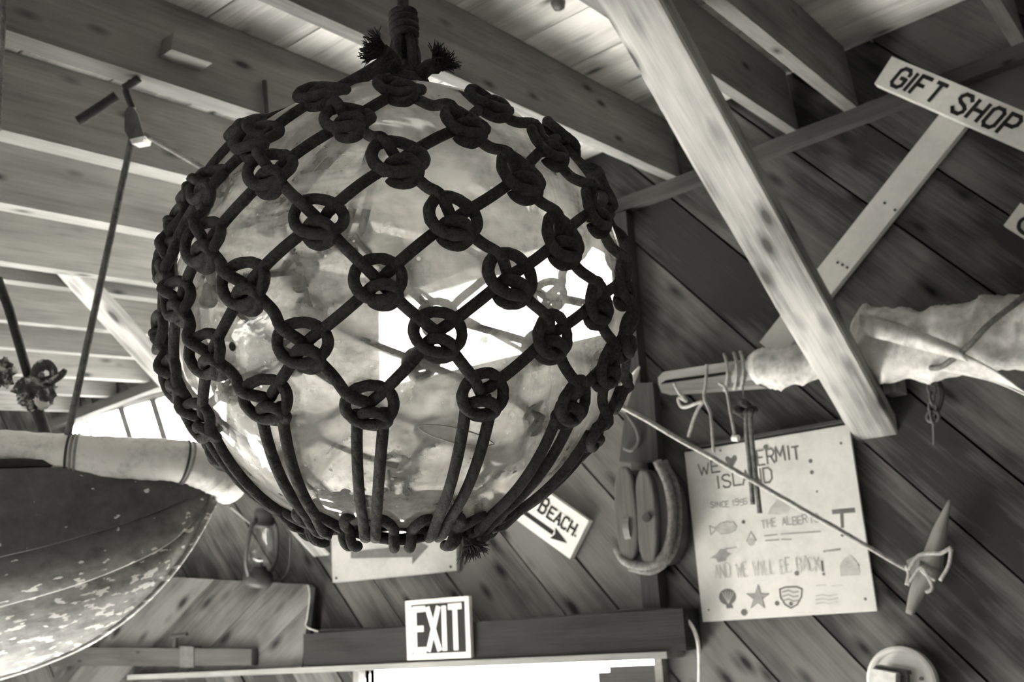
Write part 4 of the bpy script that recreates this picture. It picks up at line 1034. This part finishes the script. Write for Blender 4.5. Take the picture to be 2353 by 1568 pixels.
# ------------------------------------------------------------------ gaff with furled sail
YS = 3.37
gaf = empty('gaff_spar', wall(1700, 860, YS), 'wooden gaff with two open jaws and a furled white sail lying along the right wall', 'spar')
def sp(px, py, o=0): return wall(px, py, YS - o)
for P, nm in (([(1512, 868), (1524, 855), (1724, 824), (1726, 845), (1530, 872), (1514, 886)], 'upper_jaw'), ([(1512, 884), (1740, 852), (1745, 886), (1520, 902)], 'lower_jaw')):
    mb = MB(); mb.prism([sp(x, y, 0.03) for x, y in P], (0, 0.07, 0)); mk(nm, mb, 'spar', gaf, frame(sp(*P[0]), sp(*P[2]) - sp(*P[0]), UPV))
mb = MB(); mb.tube([sp(1690, 862), sp(2450, 752)], 0.045, 14); mk('pole', mb, 'spar', gaf, frame(sp(1690, 862), sp(2450, 752) - sp(1690, 862), UPV), smooth=True)
def cloth(path, rads, name, seed, folds=5, amp=0.16, tw=4.0, ns=70, nr=56, endcap=False):
    P = smooth_pts(path, max(2, ns // (len(path) - 1))); n = len(P); G = []
    for i in range(n):
        T = nz(P[min(i + 1, n - 1)] - P[max(i - 1, 0)]); a = nz(UPV - T * (UPV @ T)); b = np.cross(T, a); s = i / (n - 1)
        r0 = interp(s, rads[0], rads[1]); r1 = interp(s, rads[0], rads[2]) if len(rads) > 2 else r0; row = []
        for k in range(nr):
            t = 2 * math.pi * k / nr
            q = Vector((math.cos(t) * 1.1, math.sin(t) * 1.1, s * tw + seed))
            fo = mnoise.noise(q * 1.3) * 1.2 - 1.1 * abs(math.sin(0.5 * folds * t + s * tw * 2.6 + seed + 1.2 * mnoise.noise(q))) ** 0.6 + 0.5 + 0.5 * abs(mnoise.noise(Vector((q[0] * 2, q[1] * 2, q[2] * 3.5))))
            row.append(P[i] + (a * math.cos(t) * r0 + b * math.sin(t) * r1) * (1 + amp * fo))
        G.append(row)
    mb = MB(); mb.grid(G, closed_v=True, uv=False)
    for i0, rv in ((0, 1), (n - 1, 0)):
        idx = [i0 * nr + k for k in range(nr)]; mb.F.append(tuple(idx[::-1] if not rv else idx))
    return mk(name, mb, 'sail', gaf, smooth=True)
cloth([sp(1722, 850), sp(1790, 842), sp(1860, 835), sp(1905, 822)], ([0, .12, .35, .8, 1], [.04, .068, .078, .06, .05], [.04, .06, .06, .06, .05]), 'furled_sail', 3.1, 4, 0.13)
cloth([sp(1968, 788), sp(2030, 790), sp(2120, 790), sp(2210, 778), sp(2300, 765), sp(2420, 745)], ([0, .05, .15, .35, .5, .6, .75, 1], [.085, .115, .12, .118, .11, .105, .115, .12], [.08, .09, .09, .09, .085, .085, .09, .09]), 'furled_sail', 8.4, 3, 0.16, 5.0, 90)
# flap of canvas rolled over the top and the loose tail
mb = MB(); G = []
for i, s in enumerate(np.linspace(0, 1, 24)):
    a = np.array(sp(1975 + 235 * s, 722 + 82 * s ** 1.3, 0.125)); b = np.array(sp(1990 + 235 * s, 770 + 60 * s, 0.135 + 0.01 * math.sin(s * 9)))
    G.append([a + (b - a) * t + NW * 0.02 * math.sin(math.pi * t) for t in np.linspace(0, 1, 7)])
mb.grid(G, uv=False); o = mk('sail_flap', mb, 'sail', gaf, smooth=True); md = o.modifiers.new('s', 'SOLIDIFY'); md.thickness = 0.004
mb = MB(); G = []
for s in np.linspace(0, 1, 26):
    cx_ = 2178 + 190 * s; cy_ = 832 + 82 * s - 10 * math.sin(math.pi * s); hw = 30 * (1 - s) ** 1.2 + 4
    a = np.array(sp(cx_ + hw * 0.7, cy_ - hw * 0.75, 0.10)); b = np.array(sp(cx_ - hw * 0.55, cy_ + hw * 0.55, 0.085))
    G.append([a * (1 - t) + b * t + NW * 0.012 * math.sin(3 * t + 4 * s) for t in np.linspace(0, 1, 8)])
mb.grid(G, uv=False); o = mk('sail_tail', mb, 'sail', gaf, smooth=True); md = o.modifiers.new('s', 'SOLIDIFY'); md.thickness = 0.004
mb = MB(); mb.tube(smooth_pts([sp(2385, 655, 0.05), sp(2330, 700, 0.11), sp(2270, 748, 0.145), sp(2220, 800, 0.15), sp(2165, 842, 0.12), sp(2140, 846, 0.05)], 6), 0.009, 8); mk('lashing', mb, 'hoist', gaf, smooth=True)
for px in (1668, 1690, 1705):
    mb = MB(); P = [sp(px + 4 * math.cos(t * 2) , 856 - (px - 1668) * 0.15 + 42 * math.sin(t), 0.0 + 0.055 * math.cos(t)) for t in np.linspace(0, 6.283, 26, endpoint=False)]
    mb.tube(P, 0.0055, 8, closed=True); mk('lashing', mb, 'twine', gaf, smooth=True)
YT = 3.20
def tw(px, py): return wall(px, py, YT)
rope('tie_string', [tw(1624, 838), tw(1622, 880), tw(1618, 915), tw(1632, 950), tw(1637, 1000), tw(1640, 1040)], 0.0055, 'twine', 'pale string hanging from the gaff jaws in front of the poster corner', 'string')
rope('knotted_string', [tw(1549, 882), tw(1562, 905), tw(1577, 922), tw(1560, 914), tw(1562, 930), tw(1575, 936), tw(1612, 924), tw(1604, 940), tw(1592, 970), tw(1582, 1005)], 0.006, 'cord', 'pale string tied in a loose knot below the gaff jaws', 'string')
rope('straight_string', [tw(1652, 880), tw(1668, 895), tw(1678, 945), tw(1688, 1000)], 0.0055, 'twine', 'pale string hanging straight down to a small toggle above the poster', 'string')
mb = MB(); mb.tube([tw(1683, 1006), tw(1697, 1008)], 0.011, 8); mk('toggle', mb, 'wire', None, label='small pale toggle at the lower end of the straight string above the poster', cat='toggle')
# doubled rope becket with a dark knot
bk = empty('rope_becket', tw(1718, 940), 'dark doubled rope loop hanging from a knot in front of the plywood poster', 'rope')
mb = MB(); mb.tube(smooth_pts([tw(1715, 950), tw(1716, 1000), tw(1722, 1060), tw(1726, 1110), tw(1730, 1160)], 6), 0.0085, 8); mb.tube(smooth_pts([tw(1724, 952), tw(1727, 1000), tw(1733, 1060), tw(1738, 1110), tw(1746, 1180)], 6), 0.0085, 8); mk('strand', mb, 'hoist', bk, smooth=True)
mb = MB(); P = [tw(1712 + 26 * math.cos(t) * (0.6 + 0.3 * math.sin(2.5 * t)), 942 + 18 * math.sin(t) * (0.7 + 0.3 * math.cos(1.7 * t))) + NW * 0.02 * math.sin(3 * t) for t in np.linspace(0, 14, 60)]; mb.tube(P, 0.009, 8); mk('knot', mb, 'rope', bk, smooth=True)
mb = MB(); mb.tube([tw(1706, 885), tw(1712, 940)], 0.003, 6); mk('thin_cord', mb, 'hoist', bk)
frayed_p = [tw(1732, 1160), tw(1746, 1178)]
# iron chain with hook on the right
ch = empty('iron_chain', wall(2140, 880), 'dark iron chain and hook hanging on the wall right of the large knee brace', 'chain')
for k in range(5):
    c = wall(2140 + 1.0 * k, 872 + 22 * k, 3.43); P = []
    for t in np.linspace(0, 6.283, 18, endpoint=False):
        w = nz(E3[0] * (1 if k % 2 else 0.35) + E3[1] * (0.2 if k % 2 else 0.9)); P.append(c + w * 0.011 * math.cos(t) + UPV * 0.02 * math.sin(t))
    mb = MB(); mb.tube(P, 0.0042, 8, closed=True); mk('link', mb, 'iron2', ch, smooth=True)
mb = MB(); mb.tube([wall(2144, 958, 3.43) + E3[0] * 0.018 * math.cos(t) + UPV * 0.016 * math.sin(t) for t in np.linspace(0, 6.283, 20, endpoint=False)], 0.006, 8, closed=True); mk('ring', mb, 'iron2', ch, smooth=True)
mb = MB(); mb.tube([wall(2144, 970, 3.43), wall(2146, 1022, 3.45)], 0.004, 6); mk('pin', mb, 'iron2', ch)
mb = MB(); mb.tube(smooth_pts([wall(2152, 866, 3.46), wall(2166, 900, 3.44), wall(2160, 935, 3.44), wall(2150, 950, 3.44)], 5), 0.006, 6); mk('strap', mb, 'iron', ch)

# ------------------------------------------------------------------ round white lamp at the lower right
dlm = 3.12
lc = wall(2070, 1568, 3.44)
lm = empty('round_wall_lamp', lc, 'round white enamel wall lamp at the lower right with a white box in front', 'lamp')
mb = MB(); mb.lathe(lc, NW, [(0.0, -0.055), (0.098, -0.055), (0.104, -0.03), (0.104, 0.0), (0.096, 0.004), (0.088, 0.0), (0.084, -0.012), (0.0, -0.016)], 40); mk('dish', mb, 'lampwhite', lm, smooth=False)
mb = MB(); q = [wall(x, y, 3.35) for x, y in ((2002, 1537), (2058, 1548), (2055, 1640), (1996, 1640))]; mb.prism(q, (0, 0.09, 0)); mk('box', mb, 'wire', lm)
mb = MB(); q = [wall(x, y, 3.385) for x, y in ((2012, 1530), (2082, 1543), (2084, 1552), (2060, 1548), (2004, 1538))]; mb.prism(q, (0, 0.05, 0)); mk('box_rim', mb, 'iron', lm)
mb = MB(); q = [wall(x, y, 3.40) for x, y in ((2060, 1551), (2084, 1553), (2088, 1640), (2060, 1640))]; mb.prism(q, (0, 0.03, 0)); mk('socket', mb, 'iron2', lm)
mb = MB(); q = [wall(2118, 1560, 3.45)]; mb.tube([q[0], q[0] + NW * 0.01], 0.006, 8); mk('screw', mb, 'iron2', lm)

# white cable at the right end of the header
rope('white_cable', [wall(1572, 1418, 3.42), wall(1590, 1440, 3.42), wall(1602, 1470, 3.42), wall(1607, 1510, 3.42), wall(1606, 1600, 3.42)], 0.007, 'wire', 'white electric cable curving down at the right end of the header beam', 'cable')
rope('edge_highlight_cable', [wall(708, 1345, 3.36), wall(712, 1370, 3.36), wall(706, 1420, 3.36), wall(704, 1440, 3.36), wall(730, 1452, 3.36)], 0.0035, 'twine', 'pale cable strand standing for a thin highlight down the right edge of the sliding door', 'cable')  # pale colour of this strand stands for a highlight on the door edge
rope('header_cable', [wall(730, 1450, 3.40), wall(840, 1446, 3.40), wall(960, 1441, 3.42), wall(1300, 1418, 3.42), wall(1430, 1404, 3.40), wall(1560, 1402, 3.42), wall(1578, 1425, 3.40)], 0.005, 'iron', 'dark cable lying along the top of the header beam', 'cable')

# ------------------------------------------------------------------ crusted driftwood hanging at the far left, poles
def blob(name, c, sx, sy, sz, seed, amp, mat, parent, n=28):
    G = []
    for i in range(n):
        row = []
        for j in range(n // 2 + 1):
            t, p = 2 * math.pi * i / n, math.pi * j / (n // 2); d = np.array([math.sin(p) * math.cos(t), math.sin(p) * math.sin(t), math.cos(p)])
            k = 1 + amp * mnoise.noise(Vector(d * 2.2 + seed)) + amp * 0.6 * mnoise.noise(Vector(d * 6 + seed))
            row.append(c + (CR * d[0] * sx + CU * d[2] * sz + CF * d[1] * sy) * k)
        G.append(row)
    mb = MB(); mb.grid(G, closed_u=True, uv=False); return mk(name, mb, mat, parent, smooth=True)
dd_ = 2.62
dw = empty('driftwood_figure', at(85, 890, dd_), 'crusted dark driftwood carving hanging from a dark pole at far left', 'carving')
blob('body', at(82, 900, dd_), .045, .04, .040, 2.0, .5, 'drift', dw)
blob('foot', at(95, 925, dd_ - .02), .018, .02, .018, 5.0, .4, 'tooth', dw, 16)
mb = MB(); P = smooth_pts([at(80, 880, dd_), at(88, 848, dd_), at(105, 838, dd_), at(122, 850, dd_), at(120, 878, dd_), at(112, 895, dd_)], 5); mb.tube(P, np.interp(np.linspace(0, 1, len(P)), [0, .5, 1], [.016, .013, .005]), 8); mk('curled_arm', mb, 'drift', dw, smooth=True)
mb = MB(); P = smooth_pts([at(108, 880, dd_), at(140, 862, dd_), at(150, 850, dd_)], 5); mb.tube(P, np.linspace(.013, .006, len(P)), 8); mk('claw', mb, 'drift', dw, smooth=True); mb = MB(); mb.tube(smooth_pts([at(60, 905, dd_), at(45, 890, dd_), at(36, 892, dd_)], 4), .008, 8); mk('claw', mb, 'drift', dw, smooth=True)
blob('carving_fragment', at(6, 858, 2.5), .025, .02, .030, 9.0, .6, 'drift', None, 20); bpy.context.scene.objects['carving_fragment']['label'] = 'rough pale flecked fragment at the left picture edge beside the driftwood carving'; bpy.context.scene.objects['carving_fragment']['category'] = 'carving'
mb = MB(); mb.tube([at(-6, 640, 2.66), at(20, 710, 2.65), at(66, 868, 2.64)], 0.0115, 8); mk('hanging_pole', mb, 'dark', None, smooth=True, label='dark slanting pole above the driftwood carving at the left picture edge', cat='pole')
mb = MB(); mb.tube([at(88, 945, 2.66), at(118, 1040, 2.6)], 0.014, 8); mk('lower_pole', mb, 'dark', None, smooth=True, label='dark pole below the driftwood carving standing behind the boat guard', cat='pole')
rope('edge_rope', [at(8, -30, 1.9), at(7, 60, 1.9), at(2, 160, 1.92), at(-3, 300, 1.95)], 0.005, 'hoist', 'frayed rope hanging at the top left picture edge')
mb = MB(); c = roof_px(1282, 4, TH - 0.02); mb.lathe(c, -RN, [(0.0, -0.02), (0.016, -0.02), (0.022, 0.004), (0.016, 0.022), (0, 0.026)], 14); mk('ceiling_knob', mb, 'iron2', None, smooth=True, label='small round knob on the ceiling boards at the top edge', cat='knob')
